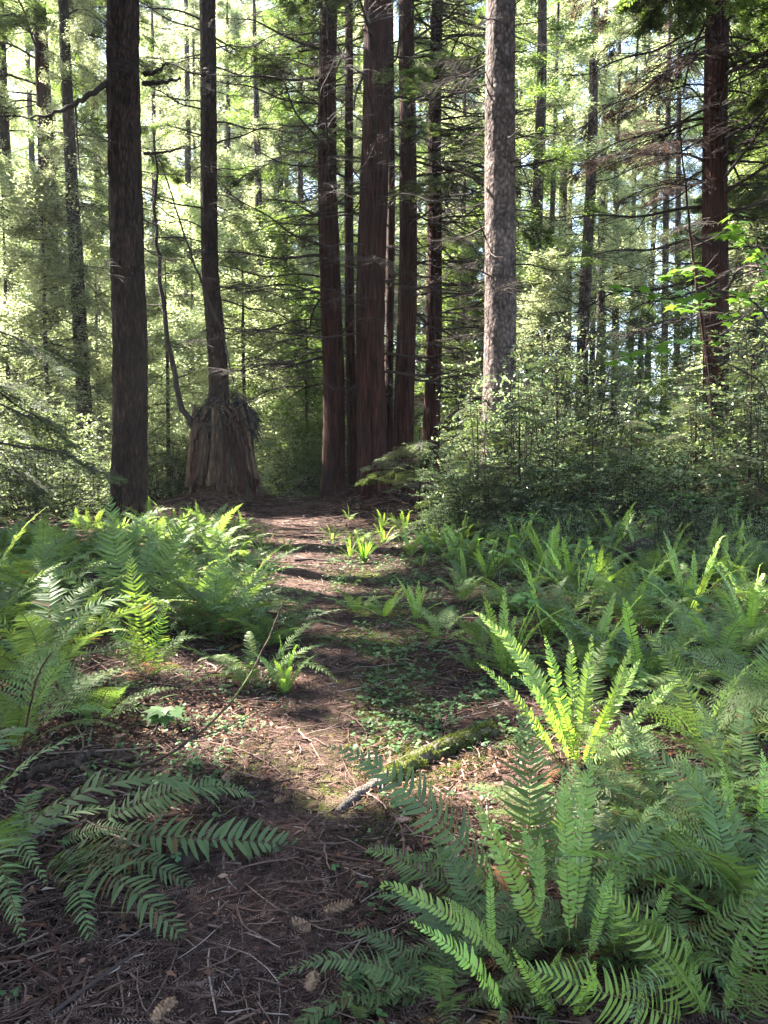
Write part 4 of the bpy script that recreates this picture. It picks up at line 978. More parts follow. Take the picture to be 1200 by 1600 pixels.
hero_fern(45, 1330, 'dark fern at the lower left edge with long fronds lying over the litter', [
 (-30, 1190, 75, 1385, -.35, 'dark', 4), (150, 1290, 520, 1345, .15, 'dark', 5), (130, 1300, 400, 1250, .4, 'dark', 3), (90, 1340, 320, 1505, -.5, 'dark', 3), (70, 1350, 150, 1500, -.45, 'dark', 2), (80, 1330, 230, 1310, .1, 'dark', 1), (30, 1360, 40, 1480, -.4, 'dark', 4), (20, 1340, -40, 1300, 0, 'dark', 1), (100, 1330, 330, 1410, -.2, 'dark', 3), (40, 1330, 90, 1240, .4, 'sword', 3)], 3)
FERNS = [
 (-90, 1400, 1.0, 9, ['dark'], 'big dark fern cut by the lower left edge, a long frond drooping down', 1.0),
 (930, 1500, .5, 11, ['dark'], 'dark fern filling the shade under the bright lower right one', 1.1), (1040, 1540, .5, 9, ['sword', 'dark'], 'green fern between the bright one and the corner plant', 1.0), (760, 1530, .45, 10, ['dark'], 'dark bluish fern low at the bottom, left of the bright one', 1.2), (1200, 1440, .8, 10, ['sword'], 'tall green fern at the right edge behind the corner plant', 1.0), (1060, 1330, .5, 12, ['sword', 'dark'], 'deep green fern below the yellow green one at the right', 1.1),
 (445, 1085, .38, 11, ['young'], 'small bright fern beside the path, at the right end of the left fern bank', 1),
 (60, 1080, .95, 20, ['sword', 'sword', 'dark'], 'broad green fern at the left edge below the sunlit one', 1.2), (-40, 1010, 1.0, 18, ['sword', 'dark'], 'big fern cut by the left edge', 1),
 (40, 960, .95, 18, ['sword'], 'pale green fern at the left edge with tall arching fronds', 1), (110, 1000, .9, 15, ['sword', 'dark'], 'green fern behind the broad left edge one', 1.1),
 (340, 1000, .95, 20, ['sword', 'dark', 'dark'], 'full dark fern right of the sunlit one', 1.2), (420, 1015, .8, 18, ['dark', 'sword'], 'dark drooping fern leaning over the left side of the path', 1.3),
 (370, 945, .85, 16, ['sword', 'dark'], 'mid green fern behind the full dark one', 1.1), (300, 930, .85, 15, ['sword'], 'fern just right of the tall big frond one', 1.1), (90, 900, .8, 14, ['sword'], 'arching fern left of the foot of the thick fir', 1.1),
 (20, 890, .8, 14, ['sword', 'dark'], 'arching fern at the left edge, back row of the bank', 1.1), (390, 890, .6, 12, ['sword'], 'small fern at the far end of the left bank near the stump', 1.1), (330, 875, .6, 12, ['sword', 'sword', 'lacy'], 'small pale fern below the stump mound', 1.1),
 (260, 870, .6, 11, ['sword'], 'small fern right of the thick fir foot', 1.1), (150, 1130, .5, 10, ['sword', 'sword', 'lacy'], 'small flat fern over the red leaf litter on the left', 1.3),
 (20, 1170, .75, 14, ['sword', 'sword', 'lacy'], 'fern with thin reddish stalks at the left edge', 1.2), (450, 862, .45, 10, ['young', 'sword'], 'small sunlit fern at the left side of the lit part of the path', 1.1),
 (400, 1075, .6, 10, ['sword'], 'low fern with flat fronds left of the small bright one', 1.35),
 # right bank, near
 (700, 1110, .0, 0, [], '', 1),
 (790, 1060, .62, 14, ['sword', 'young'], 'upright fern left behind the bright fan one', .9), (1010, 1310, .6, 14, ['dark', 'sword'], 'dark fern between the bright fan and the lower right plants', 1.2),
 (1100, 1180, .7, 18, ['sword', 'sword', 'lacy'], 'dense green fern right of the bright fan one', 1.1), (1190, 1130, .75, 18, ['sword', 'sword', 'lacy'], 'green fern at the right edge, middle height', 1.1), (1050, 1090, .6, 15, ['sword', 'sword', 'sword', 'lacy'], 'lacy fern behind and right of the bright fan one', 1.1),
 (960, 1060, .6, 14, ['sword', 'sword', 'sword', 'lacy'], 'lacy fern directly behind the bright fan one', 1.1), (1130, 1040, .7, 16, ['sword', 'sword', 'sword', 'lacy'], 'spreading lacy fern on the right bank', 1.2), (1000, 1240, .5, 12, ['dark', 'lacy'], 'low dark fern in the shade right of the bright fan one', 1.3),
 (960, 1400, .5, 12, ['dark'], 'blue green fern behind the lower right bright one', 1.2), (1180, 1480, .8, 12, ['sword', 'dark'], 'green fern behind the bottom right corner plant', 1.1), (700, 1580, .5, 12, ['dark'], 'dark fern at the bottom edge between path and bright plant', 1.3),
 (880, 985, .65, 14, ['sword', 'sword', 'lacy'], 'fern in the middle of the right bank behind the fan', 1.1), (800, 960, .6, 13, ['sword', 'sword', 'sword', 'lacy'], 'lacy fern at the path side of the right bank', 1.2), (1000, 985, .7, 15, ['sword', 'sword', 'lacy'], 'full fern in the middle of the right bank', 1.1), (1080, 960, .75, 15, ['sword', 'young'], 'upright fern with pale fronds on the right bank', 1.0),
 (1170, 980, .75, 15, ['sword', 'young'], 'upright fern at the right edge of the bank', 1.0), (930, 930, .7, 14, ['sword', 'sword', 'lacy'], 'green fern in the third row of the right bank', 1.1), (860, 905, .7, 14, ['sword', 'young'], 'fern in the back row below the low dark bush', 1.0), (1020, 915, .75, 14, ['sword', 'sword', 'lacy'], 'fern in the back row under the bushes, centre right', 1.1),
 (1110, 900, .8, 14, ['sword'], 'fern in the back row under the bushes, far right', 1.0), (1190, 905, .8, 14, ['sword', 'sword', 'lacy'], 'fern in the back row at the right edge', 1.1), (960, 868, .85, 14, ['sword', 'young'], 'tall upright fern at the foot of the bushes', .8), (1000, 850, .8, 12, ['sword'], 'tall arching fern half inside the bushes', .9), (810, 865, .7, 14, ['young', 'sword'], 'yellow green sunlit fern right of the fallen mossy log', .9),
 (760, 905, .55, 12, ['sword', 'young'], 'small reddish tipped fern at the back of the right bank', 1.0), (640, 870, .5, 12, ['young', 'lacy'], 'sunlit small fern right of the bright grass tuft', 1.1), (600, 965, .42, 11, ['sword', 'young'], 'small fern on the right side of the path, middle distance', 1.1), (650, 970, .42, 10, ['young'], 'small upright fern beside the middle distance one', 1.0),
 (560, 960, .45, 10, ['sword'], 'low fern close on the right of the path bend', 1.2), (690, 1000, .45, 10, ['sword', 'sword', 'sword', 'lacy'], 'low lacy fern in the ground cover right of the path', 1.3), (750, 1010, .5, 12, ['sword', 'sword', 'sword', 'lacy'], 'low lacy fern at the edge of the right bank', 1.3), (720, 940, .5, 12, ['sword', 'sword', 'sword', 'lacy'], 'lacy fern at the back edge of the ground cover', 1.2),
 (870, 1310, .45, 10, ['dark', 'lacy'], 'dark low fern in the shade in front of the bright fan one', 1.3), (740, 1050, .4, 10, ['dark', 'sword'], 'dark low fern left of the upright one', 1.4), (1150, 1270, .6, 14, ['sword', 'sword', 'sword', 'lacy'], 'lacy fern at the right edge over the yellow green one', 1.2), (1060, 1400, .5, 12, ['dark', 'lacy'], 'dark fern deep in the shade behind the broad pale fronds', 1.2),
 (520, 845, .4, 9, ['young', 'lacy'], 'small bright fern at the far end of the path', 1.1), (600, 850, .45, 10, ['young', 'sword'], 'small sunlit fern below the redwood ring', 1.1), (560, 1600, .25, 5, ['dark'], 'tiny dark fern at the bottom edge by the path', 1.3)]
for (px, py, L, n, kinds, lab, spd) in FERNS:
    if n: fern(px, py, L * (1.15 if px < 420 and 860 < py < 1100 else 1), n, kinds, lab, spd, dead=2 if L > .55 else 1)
def fill(n, x0, x1, y0, y1, lab, grp, kinds, Lr, cond):
    k = 0
    while k < n:
        x = rng.uniform(x0, x1); y = rng.uniform(y0, y1)
        if not cond(x, y): continue
        fern(0, 0, rng.uniform(*Lr), int(rng.integers(8, 12)), kinds, lab, 1.15, None, 1, (x, y, gz(x, y)), grp); k += 1
fill(125, .7, 8.8, 4.4, 13.5, 'small green fern crowded among others in the right fern bank', 'small ferns crowding the right bank', ['young', 'sword', 'sword', 'dark', 'sword', 'dark'], (.45, .8), lambda x, y: x > path_x(y) + 1.35 + .03 * y and x < .58 * y + .6)
fill(64, -7.8, -.9, 5.2, 14.5, 'small green fern crowded among others in the left fern bank', 'small ferns crowding the left bank', ['sword', 'dark', 'sword', 'sword'], (.6, 1.0), lambda x, y: x < path_x(y) - .62 and x > -.58 * y - .6)
fill(16, -5.5, -1.8, 12, 17, 'small fern on the shaded ground between left bank and stump', 'small ferns below the stump', ['sword', 'young', 'dark'], (.35, .6), lambda x, y: x < path_x(y) - .55)
fill(44, -1.4, 5.0, 9.5, 18, 'small fern on the ground between the path end and the bushes', 'small ferns before the redwood ring', ['sword', 'sword', 'young', 'dark', 'lacy'], (.3, .6), lambda x, y: x > path_x(y) + .6)
dspots = [(330, 1230), (400, 1380), (200, 1440), (520, 1440), (300, 1500), (470, 1180), (120, 1170), (250, 1090), (610, 1270), (640, 1340), (420, 1560), (560, 1520), (360, 1130), (700, 1240), (480, 1330), (180, 1560), (390, 1290), (540, 1110), (660, 1500), (90, 1430)]
for px, py in dspots:
    p = gp(px, py); sc_ = rng.uniform(.28, .55)
    o = link('dead_frond', FV['dead'][1][0], None, (p.x, p.y, p.z + .015), (R(-22), rng.uniform(-.25, .25), rng.random() * 6.28), (sc_, sc_, sc_ * .5))
    tag(o, 'brown dead fern frond lying flat on the needle litter', 'fern frond', 'dead fern fronds lying on the litter')
# loose dense understorey further back: small plants fill among the bushes
for i_, (px, Y) in enumerate([(830, 11.2), (900, 10.8), (985, 10.5), (1060, 10.2), (1140, 9.8), (1200, 9.5), (700, 12.5), (860, 9.6), (940, 9.2), (1020, 8.8), (1120, 8.2)]):
    p = at(px, 800, Y); lab = ['low leafy plant patch at the foot of the spruce bushes', 'low leafy plant under the tallest sunlit bush', 'low leafy plant below the broad dense bush', 'low leafy plant left of the right edge bushes', 'low leafy plant in front of the right redwood bush', 'low leafy plant at the right edge under the bushes', 'low leafy plant beside the fallen mossy log', 'low leafy plant among the back row ferns, left', 'low leafy plant among the back row ferns, middle', 'low leafy plant among the back row ferns, right of middle', 'low leafy plant among the right edge ferns'][i_]
    shrub(px, Y, .9 if i_ < 7 else .6, lab, False, .8)

# ---------------------------------------------------------------- maple sprays at the right
def maple_leaf(mb, c, d, up, s, att):
    d = norm(np.array(d, float)); up = np.array(up, float); x = norm(np.cross(d, up)); n_ = np.cross(x, d)
    out = [(0, 0), (.16, .02), (.50, .02), (.34, .20), (.62, .52), (.30, .50), (.14, .62), (0, 1.0), (-.14, .62), (-.30, .50), (-.62, .52), (-.34, .20), (-.50, .02), (-.16, .02)]
    V = [np.array(c) + (x * a + d * b - n_ * (.18 * a * a + .1 * b * b)) * s for a, b in out] + [np.array(c) + d * s * .35]
    k = len(out); ids = np.arange(k)
    mb.add(np.array(V), np.stack([ids, np.roll(ids, -1), np.full(k, k)], -1), 0, np.full(k + 1, att))
def maple():
    b0 = at(1260, 800, 6.6); b0.z = gz(b0.x, b0.y)
    r = thing('maple_sapling', b0, 'young maple at the right edge with bright lobed leaves on thin arching twigs', 'sapling')
    lines = [[(1245, 700), (1230, 560), (1190, 470), (1120, 450), (1040, 462), (950, 452)], [(1230, 560), (1205, 420), (1160, 372), (1125, 360)], [(1190, 470), (1150, 500), (1100, 470), (1060, 480)],
             [(1190, 470), (1120, 530), (1040, 540), (960, 560)], [(1120, 450), (1080, 420), (1040, 430)], [(1230, 560), (1180, 400), (1150, 340)]]
    f_ = MB()
    st = None
    for j_, l_ in enumerate(lines):
        pts = ([b0] if j_ == 0 else []) + [at(a, c, 6.6 - .12 * k + .2 * (j_ % 3)) for k, (a, c) in enumerate(l_)]
        o = hero_branch(r, b0, pts, .014 if j_ == 0 else .006, .002, 'twig', 'stem' if j_ == 0 else 'branch', 5)
        P = np.array([np.array(p - b0) for p in pts]); s = np.linspace(0, 1, len(P))
        for q in np.linspace(.45 if j_ == 0 else .3, 1, 22 if j_ == 0 else 13):
            for sd in (-1, 1):
                if rng.random() < .15: continue
                c = np.array([np.interp(q, s, P[:, k]) for k in range(3)]) + np.array([sd * .03, -.03 * sd, rng.uniform(-.05, .04)])
                a = rng.random() * 6.28
                maple_leaf(f_, c, (math.cos(a), math.sin(a) * .8, -.25 + rng.uniform(-.2, .2)), (rng.uniform(-.4, .4), rng.uniform(-.5, .2), 1), rng.uniform(.08, .14), rng.random())
    link('foliage', f_.mesh('maple_foliage', [M['maple']]), r)
maple()
def thimble(px, py, label, h, nl):
    p = gp(px, py); r = thing('thimbleberry', p, label, 'plant'); f_ = MB()
    for k in range(max(2, nl // 4)):
        a = rng.random() * 6.28; ln = h * rng.uniform(.25, .5); top = p + Vector((math.cos(a) * ln, math.sin(a) * ln, h * rng.uniform(.7, 1)))
        md = p.lerp(top, .5) + Vector((0, 0, .12 * h))
        hero_branch(r, p, [p, md, top], .005, .002, 'twig', 'stem', 5)
        for j in range(5):
            q = rng.uniform(.5, 1); c = md.lerp(top, (q - .5) * 2) - p; b = rng.random() * 6.28
            c = np.array(c) + np.array([math.cos(b), math.sin(b), .2]) * .05
            maple_leaf(f_, c, (math.cos(b), math.sin(b), -.2), (rng.uniform(-.3, .3), rng.uniform(-.4, .2), 1), rng.uniform(.07, .13), rng.random())
    link('foliage', f_.mesh('thimbleberry_foliage', [M['shrub_leaf']]), r)
M['shrub_leaf'] = leafmat('broad_leaf_green', [(0, (.045, .095, .030)), (1, (.10, .19, .06))], .45, 1.6, .5, .15, .3)
for a in [(830, 890, 'broad leaved plant between the back row ferns, left part of the right bank', .8, 14), (905, 960, 'broad leaved plant in the middle of the right bank', .7, 14), (985, 880, 'broad leaved plant under the bushes, middle of the back row', .9, 16), (1100, 865, 'broad leaved plant with pale leaves under the right bushes', 1.0, 20),
          (780, 925, 'broad leaved plant at the path side of the right bank back row', .6, 12), (1060, 1010, 'broad leaved plant on the right bank behind the lacy ferns', .6, 12), (855, 1010, 'small broad leaved plant behind the upright fern', .5, 10), (1165, 870, 'broad leaved plant at the right edge under the bushes', 1.0, 18), (1000, 1120, 'small broad leaved plant right of the bright fan fern', .45, 10),
          (700, 905, 'small broad leaved plant in the sun, right of the far path', .5, 12), (330, 860, 'small broad leaved plant in front of the stump mound', .5, 12), (240, 1150, 'small broad leaved plant in the red litter on the left', .2, 8)]:
    thimble(*a)
for i_, (l_, lab) in enumerate([([(1215, 525), (1130, 485), (1030, 430), (930, 402)], 'thin dark bare cane slanting across the bushes under the maple leaves'), ([(1205, 600), (1120, 560), (1010, 520), (900, 515)], 'thin bare cane arching left over the bushes'), ([(1120, 760), (1112, 640), (1105, 560), (1098, 480)], 'upright bare cane in the bushes left of the right redwood'),
                  ([(850, 860), (760, 800), (700, 770)], 'low bare cane leaning over the thin dark mossy log'), ([(1040, 800), (1100, 745), (1190, 720)], 'pale bent cane low in the right bushes')]):
    Yc = [10.5, 11.0, 12.0, 12.5, 10.5][i_]
    P = [at(a, c, Yc) for a, c in l_]; q0 = Vector((P[0].x + .2, Yc, gz(P[0].x, Yc)))
    r = thing('dead_cane', q0, lab, 'cane'); hero_branch(r, q0, [q0] + P, .014, .004, 'twig', 'stem', 5)
    for k in range(7):
        a_ = P[int(rng.integers(len(P)))]; d = Vector((rng.uniform(-.5, .5), rng.uniform(-.3, .3), rng.uniform(-.1, .4)))
        hero_branch(r, q0, [a_, a_ + d * .5, a_ + d], .005, .002, 'twig', 'branch', 4)

# ---------------------------------------------------------------- logs, sticks and cones
def log_mesh(name, P, rad, mt, sides=20, K=60, rough=.1, mt2=None, endfrac=0):
    P = np.array([np.array(p) for p in P]); s = np.linspace(0, 1, len(P)); q = np.linspace(0, 1, K)
    C = np.stack([np.interp(q, s, P[:, k]) for k in range(3)], -1)
    for _ in range(4): C[1:-1] = (C[:-2] + 2 * C[1:-1] + C[2:]) / 4
    rr_ = np.interp(q, np.linspace(0, 1, len(rad)), rad)
    T = norm(np.gradient(C, axis=0)); A = norm(np.cross(T, np.tile((0, 0, 1.), (K, 1)))); B = np.cross(T, A)
    th = np.arange(sides) * 2 * PI / sides
    TH, QQ = np.meshgrid(th, q * 30)
    d = 1 + rough * snoise(np.cos(TH) * 2, np.sin(TH) * 2, QQ * .3, 3, 4)
    V = C[:, None] + (rr_[:, None] * d)[..., None] * (A[:, None] * np.cos(th)[None, :, None] + B[:, None] * np.sin(th)[None, :, None])
    i = np.arange(K * sides).reshape(K, sides); j = np.roll(i, -1, 1)
    Q = np.stack([i[:-1], j[:-1], j[1:], i[1:]], -1).reshape(-1, 4)
    mb = MB(); mb.add(V.reshape(-1, 3), Q)
    for k in (0, K - 1):
        ring = V[k]; ids = np.arange(sides)
        mb.add(np.vstack([ring, ring.mean(0)]), np.stack([ids, np.roll(ids, -1), np.full(sides, sides)], -1))
    return mb.mesh(name, [M[mt]])
def gpz(px, py, h): p = gp(px, py); return Vector((p.x, p.y, p.z + h))
p0 = gp(640, 1200)
r = thing('mossy_log', p0, 'short mossy fallen log with a split grey broken end beside the path', 'log')
def loc(v, o=None): return tuple(Vector(v) - (o or p0))
link('bark', log_mesh('log_bark', [loc(gpz(588, 1233, .026)), loc(gpz(640, 1205, .042)), loc(gpz(700, 1178, .042)), loc(gpz(772, 1150, .035))], [.030, .042, .048, .040], 'mosslog', 22, 80, .22), r)
link('broken_end', log_mesh('log_end', [loc(gpz(525, 1275, .015)), loc(gpz(560, 1248, .02)), loc(gpz(592, 1232, .026))], [.012, .027, .030], 'greywood', 14, 30, .3), r)
mb = MB(); n = 9000
q = rnd(n); A0 = np.array(loc(gpz(600, 1228, .028))); A1 = np.array(loc(gpz(772, 1150, .035)))
a = rng.uniform(-.35, PI + .35, n); ax = norm(A1 - A0); sx = norm(np.cross(ax, (0, 0, 1.)))
Am = np.array(loc(gpz(700, 1178, .042))); Cc = np.where((q < .6)[:, None], A0 + (Am - A0) * (q / .6)[:, None], Am + (A1 - Am) * ((q - .6) / .4)[:, None])
nr = sx * np.cos(a)[:, None] + np.array([0, 0, 1.]) * np.sin(a)[:, None]
keepm = snoise(q * 14, np.cos(a) * 2, 0, 2, 3) > .02
b = Cc + nr * (.036 + .010 * rnd(n))[:, None]
leaves(mb, b[keepm], (nr + rn(n, 3) * .6)[keepm], rn(n, 3)[keepm], .016, .006, 0, rnd(n)[keepm])
link('moss', mb.mesh('log_moss', [M['moss']]), r)
p1 = gp(700, 820)
r = thing('mossy_log', p1, 'thin dark mossy log lying on the ground right of the redwood ring', 'log')
link('bark', log_mesh('far_log_bark', [loc(gpz(655, 832, .08), p1), loc(gpz(700, 822, .14), p1), loc(gpz(745, 806, .3), p1), loc(gpz(790, 795, .4), p1)], [.07, .09, .10, .09], 'darklog', 16, 50, .2), r)
link('broken_stub', log_mesh('far_log_stub', [loc(gpz(715, 816, .2), p1), loc(gpz(722, 805, .35), p1)], [.04, .015], 'darklog', 8, 10, .2), r)
def simple(name, cat, label, P, rad, mt, sides=7, rough=.15, group=None):
    o0 = Vector(P[0]); o = link(name, log_mesh(name, [tuple(Vector(p) - o0) for p in P], rad, mt, sides, 26 if sides < 10 else 40, rough), None, o0)
    return tag(o, label, cat, group)
simple('fallen_log', 'log', 'pale weathered log end lying in the bush at the foot of the ring', [at(612, 757, 19.5), at(640, 758, 19.5), at(690, 765, 19.2), at(740, 780, 19)], [.03, .08, .10, .09], 'greywood', 12)
simple('rotten_log', 'log', 'dark chunk of rotten wood half buried in the litter at lower left', [gpz(245, 1378, .0), gpz(275, 1362, .03), gpz(325, 1338, .03)], [.03, .045, .03], 'darklog', 14, .3)
simple('fallen_log', 'log', 'dark log glimpsed between the ferns of the right bank', [gpz(940, 905, .15), gpz(985, 893, .25), gpz(1010, 885, .3)], [.08, .09, .07], 'darklog', 12)
def stick(label, px, r0=.006, r1=.003, mt='twig', h=.012, name='twig'):
    simple(name, 'stick', label, [gpz(a, c, h + (e[0] if e else 0)) for a, c, *e in px], [r0, (r0 + r1) / 2, r1], mt, 6, .12)
stick('bent brown twig standing upright in the litter, bottom centre', [(492, 1388), (496, 1430), (494, 1480), (480, 1525), (462, 1530)], .007, .005)
stick('curved twig in the litter below the short mossy log', [(435, 1283), (470, 1295), (495, 1315), (512, 1335)], .007, .004, 'greywood')
stick('long curved dark twig along the middle of the bottom litter', [(350, 1370), (380, 1405), (395, 1450), (388, 1510), (360, 1560)], .007, .004)
stick('pale straight twig lying across the left of the path', [(378, 1243), (420, 1242), (465, 1239)], .006, .004, 'greywood')
stick('short pale twig under the near right ferns', [(615, 1366), (660, 1363), (715, 1362)], .007, .005, 'greywood')
stick('short dark stick pointing at the mossy patch', [(497, 1230), (510, 1214), (522, 1203)], .008, .005)
stick('pale looping branch in the lower left corner, upper loop', [(-20, 1476, .02), (40, 1480, .06), (80, 1500, .10), (97, 1550, .08), (92, 1590, .02)], .005, .004, 'redwood')
stick('pale looping branch in the lower left corner, lower loop', [(-20, 1518, .02), (30, 1530, .06), (65, 1555, .06), (88, 1590, .01)], .005, .004, 'redwood')
stick('long straight brown stick rising from the bottom left corner', [(75, 1602, .01), (130, 1570, .03), (215, 1508, .03)], .007, .004)
stick('thin white twig on the litter, lower left of centre', [(270, 1408), (310, 1422), (347, 1440)], .003, .002, 'greywood')
stick('short broken brown stick at the bottom by the cone', [(405, 1532), (450, 1525), (490, 1518)], .010, .008, 'redwood')
stick('thin twig lying beside the fern fronds, left litter', [(232, 1440), (275, 1400), (283, 1360)], .004, .003)
stick('twig lying beside the path in the middle distance', [(485, 965, .02), (510, 978, .02), (540, 985, .02)], .012, .008)
stick('dark twig across the far lit path', [(460, 880, .03), (490, 878, .03), (520, 881, .03)], .02, .01)
stick('grey forked twig above the lower left fern', [(10, 1410, .15), (65, 1388, .18), (85, 1370, .18), (135, 1352, .15)], .006, .003, 'greywood')
# dark dead bough curving over the left litter
P = [gpz(25, 1228, .03), gpz(75, 1222, .07), gpz(120, 1218, .08), gpz(150, 1205, .08)]
r = thing('dead_bough', P[0], 'dark dead bough lying in the left litter, one thin limb curving up', 'branch')
b0 = P[0]
hero_branch(r, b0, P, .022, .014, 'darklog', 'limb')
hero_branch(r, b0, [gpz(120, 1218, .08), gpz(150, 1235, .05), gpz(165, 1250, .02)], .015, .006, 'darklog', 'limb')
Yb = P[2].y
hero_branch(r, b0, [gpz(150, 1205, .08), at(205, 1200, Yb), at(250, 1188, Yb), at(310, 1150, Yb + .1), at(370, 1090, Yb + .2), at(410, 1020, Yb + .3), at(445, 935, Yb + .4)], .009, .003, 'darklog', 'limb')
hero_branch(r, b0, [at(300, 1155, Yb + .1), at(350, 1140, Yb + .1), at(400, 1110, Yb + .15)], .004, .002, 'darklog', 'limb')
hero_branch(r, b0, [at(165, 1200, Yb), at(180, 1170, Yb), at(190, 1150, Yb)], .005, .002, 'darklog', 'limb')
# bare reddish stalks on the left
r = thing('bracken_stalk', gp(20, 1250), 'thin reddish brown bare stalk rising at the left edge', 'stalk'); q0 = gp(20, 1250)
hero_branch(r, q0, [q0, at(45, 1110, q0.y), at(60, 1050, q0.y), at(80, 1020, q0.y)], .005, .003, 'redwood', 'stem')
# cones
def cone(px, py, label, ln=.075, a=0):
    p = gp(px, py); mb = MB()
    n = 90; i_ = np.arange(n); u = i_ / n; th = i_ * 2.39996
    rr_ = .018 * np.sin(PI * (u * .86 + .1)) ** .7
    b = np.stack([ln * (u - .5), rr_ * .75 * np.cos(th), rr_ * .75 * np.sin(th)], -1)
    d = np.stack([np.full(n, .55), np.cos(th), np.sin(th)], -1)
    sv = np.stack([np.zeros(n), -np.sin(th), np.cos(th)], -1)
    leaves(mb, b, d, sv, .013, .012, 0, rnd(n), .65, .1)
    s = np.linspace(0, 1, 9); C = np.stack([ln * (s - .5), s * 0, s * 0], -1)
    tubes(mb, C, .012 * np.sin(PI * np.clip(s * .86 + .1, 0, 1)) ** .7 + .003, 8, 0, None, True)
    tag(link('spruce_cone', mb.mesh('spruce_cone', [M['cone']], False), None, (p.x, p.y, p.z + .02), (0, 0, a)), label, 'cone', 'spruce cones on the needle litter')
cone(468, 1456, 'plump spruce cone right of the long curved dark twig', .08, 2.6); cone(487, 1548, 'small cone at the bottom, below the broken brown stick', .07, 1.4); cone(528, 1428, 'large open cone at the edge of the near right ferns', .10, .5)
cone(255, 1592, 'cone cut by the bottom edge of the litter', .08, 1.1); cone(440, 1258, 'small pale cone on the left of the path below the straight twig', .06, .3); cone(355, 1222, 'small cone in the left litter near the sorrel', .06, 1)

# ---------------------------------------------------------------- litter, ground cover, moss (nobody could count these)
def polar(n, dmin, dmax, half=34, pw=1.0):
    r_ = np.exp(np.log(dmin) + (np.log(dmax) - np.log(dmin)) * rnd(n) ** pw); a = R(1) * rng.uniform(-half, half, n)
    return r_ * np.sin(a), r_ * np.cos(a)
def floor_z(x, y): return H(x, y) + .012 * snoise(x, y, 0, 9, 4) * np.exp(-(np.hypot(x, y - 3) / 6) ** 2)
mb = MB(); n = 110000
x, y = polar(n, 1.5, 22); d = np.hypot(x, y)
z = floor_z(x, y) + .006 + .022 * rnd(n) ** 2
a = rnd(n) * PI * 2; ln = (.015 + .09 * rnd(n) ** 2.5) * (1 + d * .06)
dv = np.stack([np.cos(a), np.sin(a), .18 * rn(n)], -1)
c = np.stack([x, y, z], -1)
P = np.stack([c - dv * ln[:, None] / 2, c + rn(n, 3) * (ln * .07)[:, None], c + dv * ln[:, None] / 2], 1)
fz = floor_z(P[..., 0], P[..., 1]) + .003; P[..., 2] = np.maximum(P[..., 2], fz)
rad = (.0007 + .0022 * rnd(n) ** 4) * (1 + d * .25)
tubes(mb, P, np.stack([rad, rad, rad * .6], -1), 3, 0, np.clip(.15 + .85 * rnd(n) ** 1.4, 0, 1))
n = 2600
x, y = polar(n, 1.5, 20); d = np.hypot(x, y); a = rnd(n) * PI * 2; ln = (.10 + .35 * rnd(n) ** 2) * (1 + d * .05)
q = np.linspace(-.5, .5, 6)
dv = np.stack([np.cos(a), np.sin(a), .05 * rn(n)], -1); sd = np.stack([-np.sin(a), np.cos(a), 0 * a], -1)
P = np.stack([x, y, 0 * x], -1)[:, None] + dv[:, None] * (ln[:, None] * q)[..., None] + sd[:, None] * (ln[:, None] * rn(n)[:, None] * .35 * q ** 2)[..., None] + rn(n, 6, 3) * .004
P[..., 2] = floor_z(P[..., 0], P[..., 1]) + .012 + .02 * rnd(n)[:, None]
rad = (.0018 + .0035 * rnd(n) ** 3) * (1 + d * .08)
tubes(mb, P, rad[:, None] * (1 - .4 * np.abs(q * 2)), 4, 0, np.clip(.2 + .8 * rnd(n), 0, 1))
n = 5000
c_ = np.array([STUMP, CLUS, (2.2, 17.0), (T1[0], T1[1] + .6)])[rng.integers(0, 4, n)]
x = c_[:, 0] + rn(n) * 1.5; y = c_[:, 1] - 1.0 + rn(n) * 1.1; a = rnd(n) * PI; ln = .2 + .7 * rnd(n) ** 2
dv = np.stack([np.cos(a), np.sin(a), 0 * a], -1)
P = np.stack([x, y, 0 * x], -1)[:, None] + dv[:, None] * (ln[:, None] * q)[..., None] + rn(n, 6, 3) * .02
P[..., 2] = H(P[..., 0], P[..., 1]) + .02 + .12 * rnd(n)[:, None] ** 2
tubes(mb, P, (.006 + .012 * rnd(n) ** 3)[:, None] * (1 - .4 * np.abs(q * 2)), 4, 0, np.clip(.1 + .7 * rnd(n), 0, 1))
# fallen redwood sprays: two rows of flat needles on a twig
n = 6000; x, y = polar(n, 1.5, 9); a = rnd(n) * 2 * PI; L = .06 + .08 * rnd(n); m = 22
dv = np.stack([np.cos(a), np.sin(a), .12 * rn(n)], -1); sd = np.stack([-np.sin(a), np.cos(a), .1 * rn(n)], -1)
b0_ = np.stack([x, y, floor_z(x, y) + .016 + .014 * rnd(n)], -1)
q = np.repeat((np.arange(m // 2) + .5) / (m // 2), 2); sg = np.tile([1., -1.], m // 2)
B_ = b0_[:, None] + dv[:, None] * (L[:, None] * q)[..., None]
ld = dv[:, None] * .7 + sd[:, None] * sg[None, :, None] + rn(n, m, 3) * .08
leaves(mb, B_.reshape(-1, 3), ld.reshape(-1, 3), np.repeat(dv, m, 0), np.repeat(L * .17, m) * (1.2 - .6 * np.tile(q, n)), .0024, 0, np.repeat(.3 + .65 * rnd(n), m))
tag(link('needle_litter', mb.mesh('needle_litter', [M['litter']])), 'brown needles, small twigs and fallen redwood sprays covering the ground', 'litter', kind='stuff')
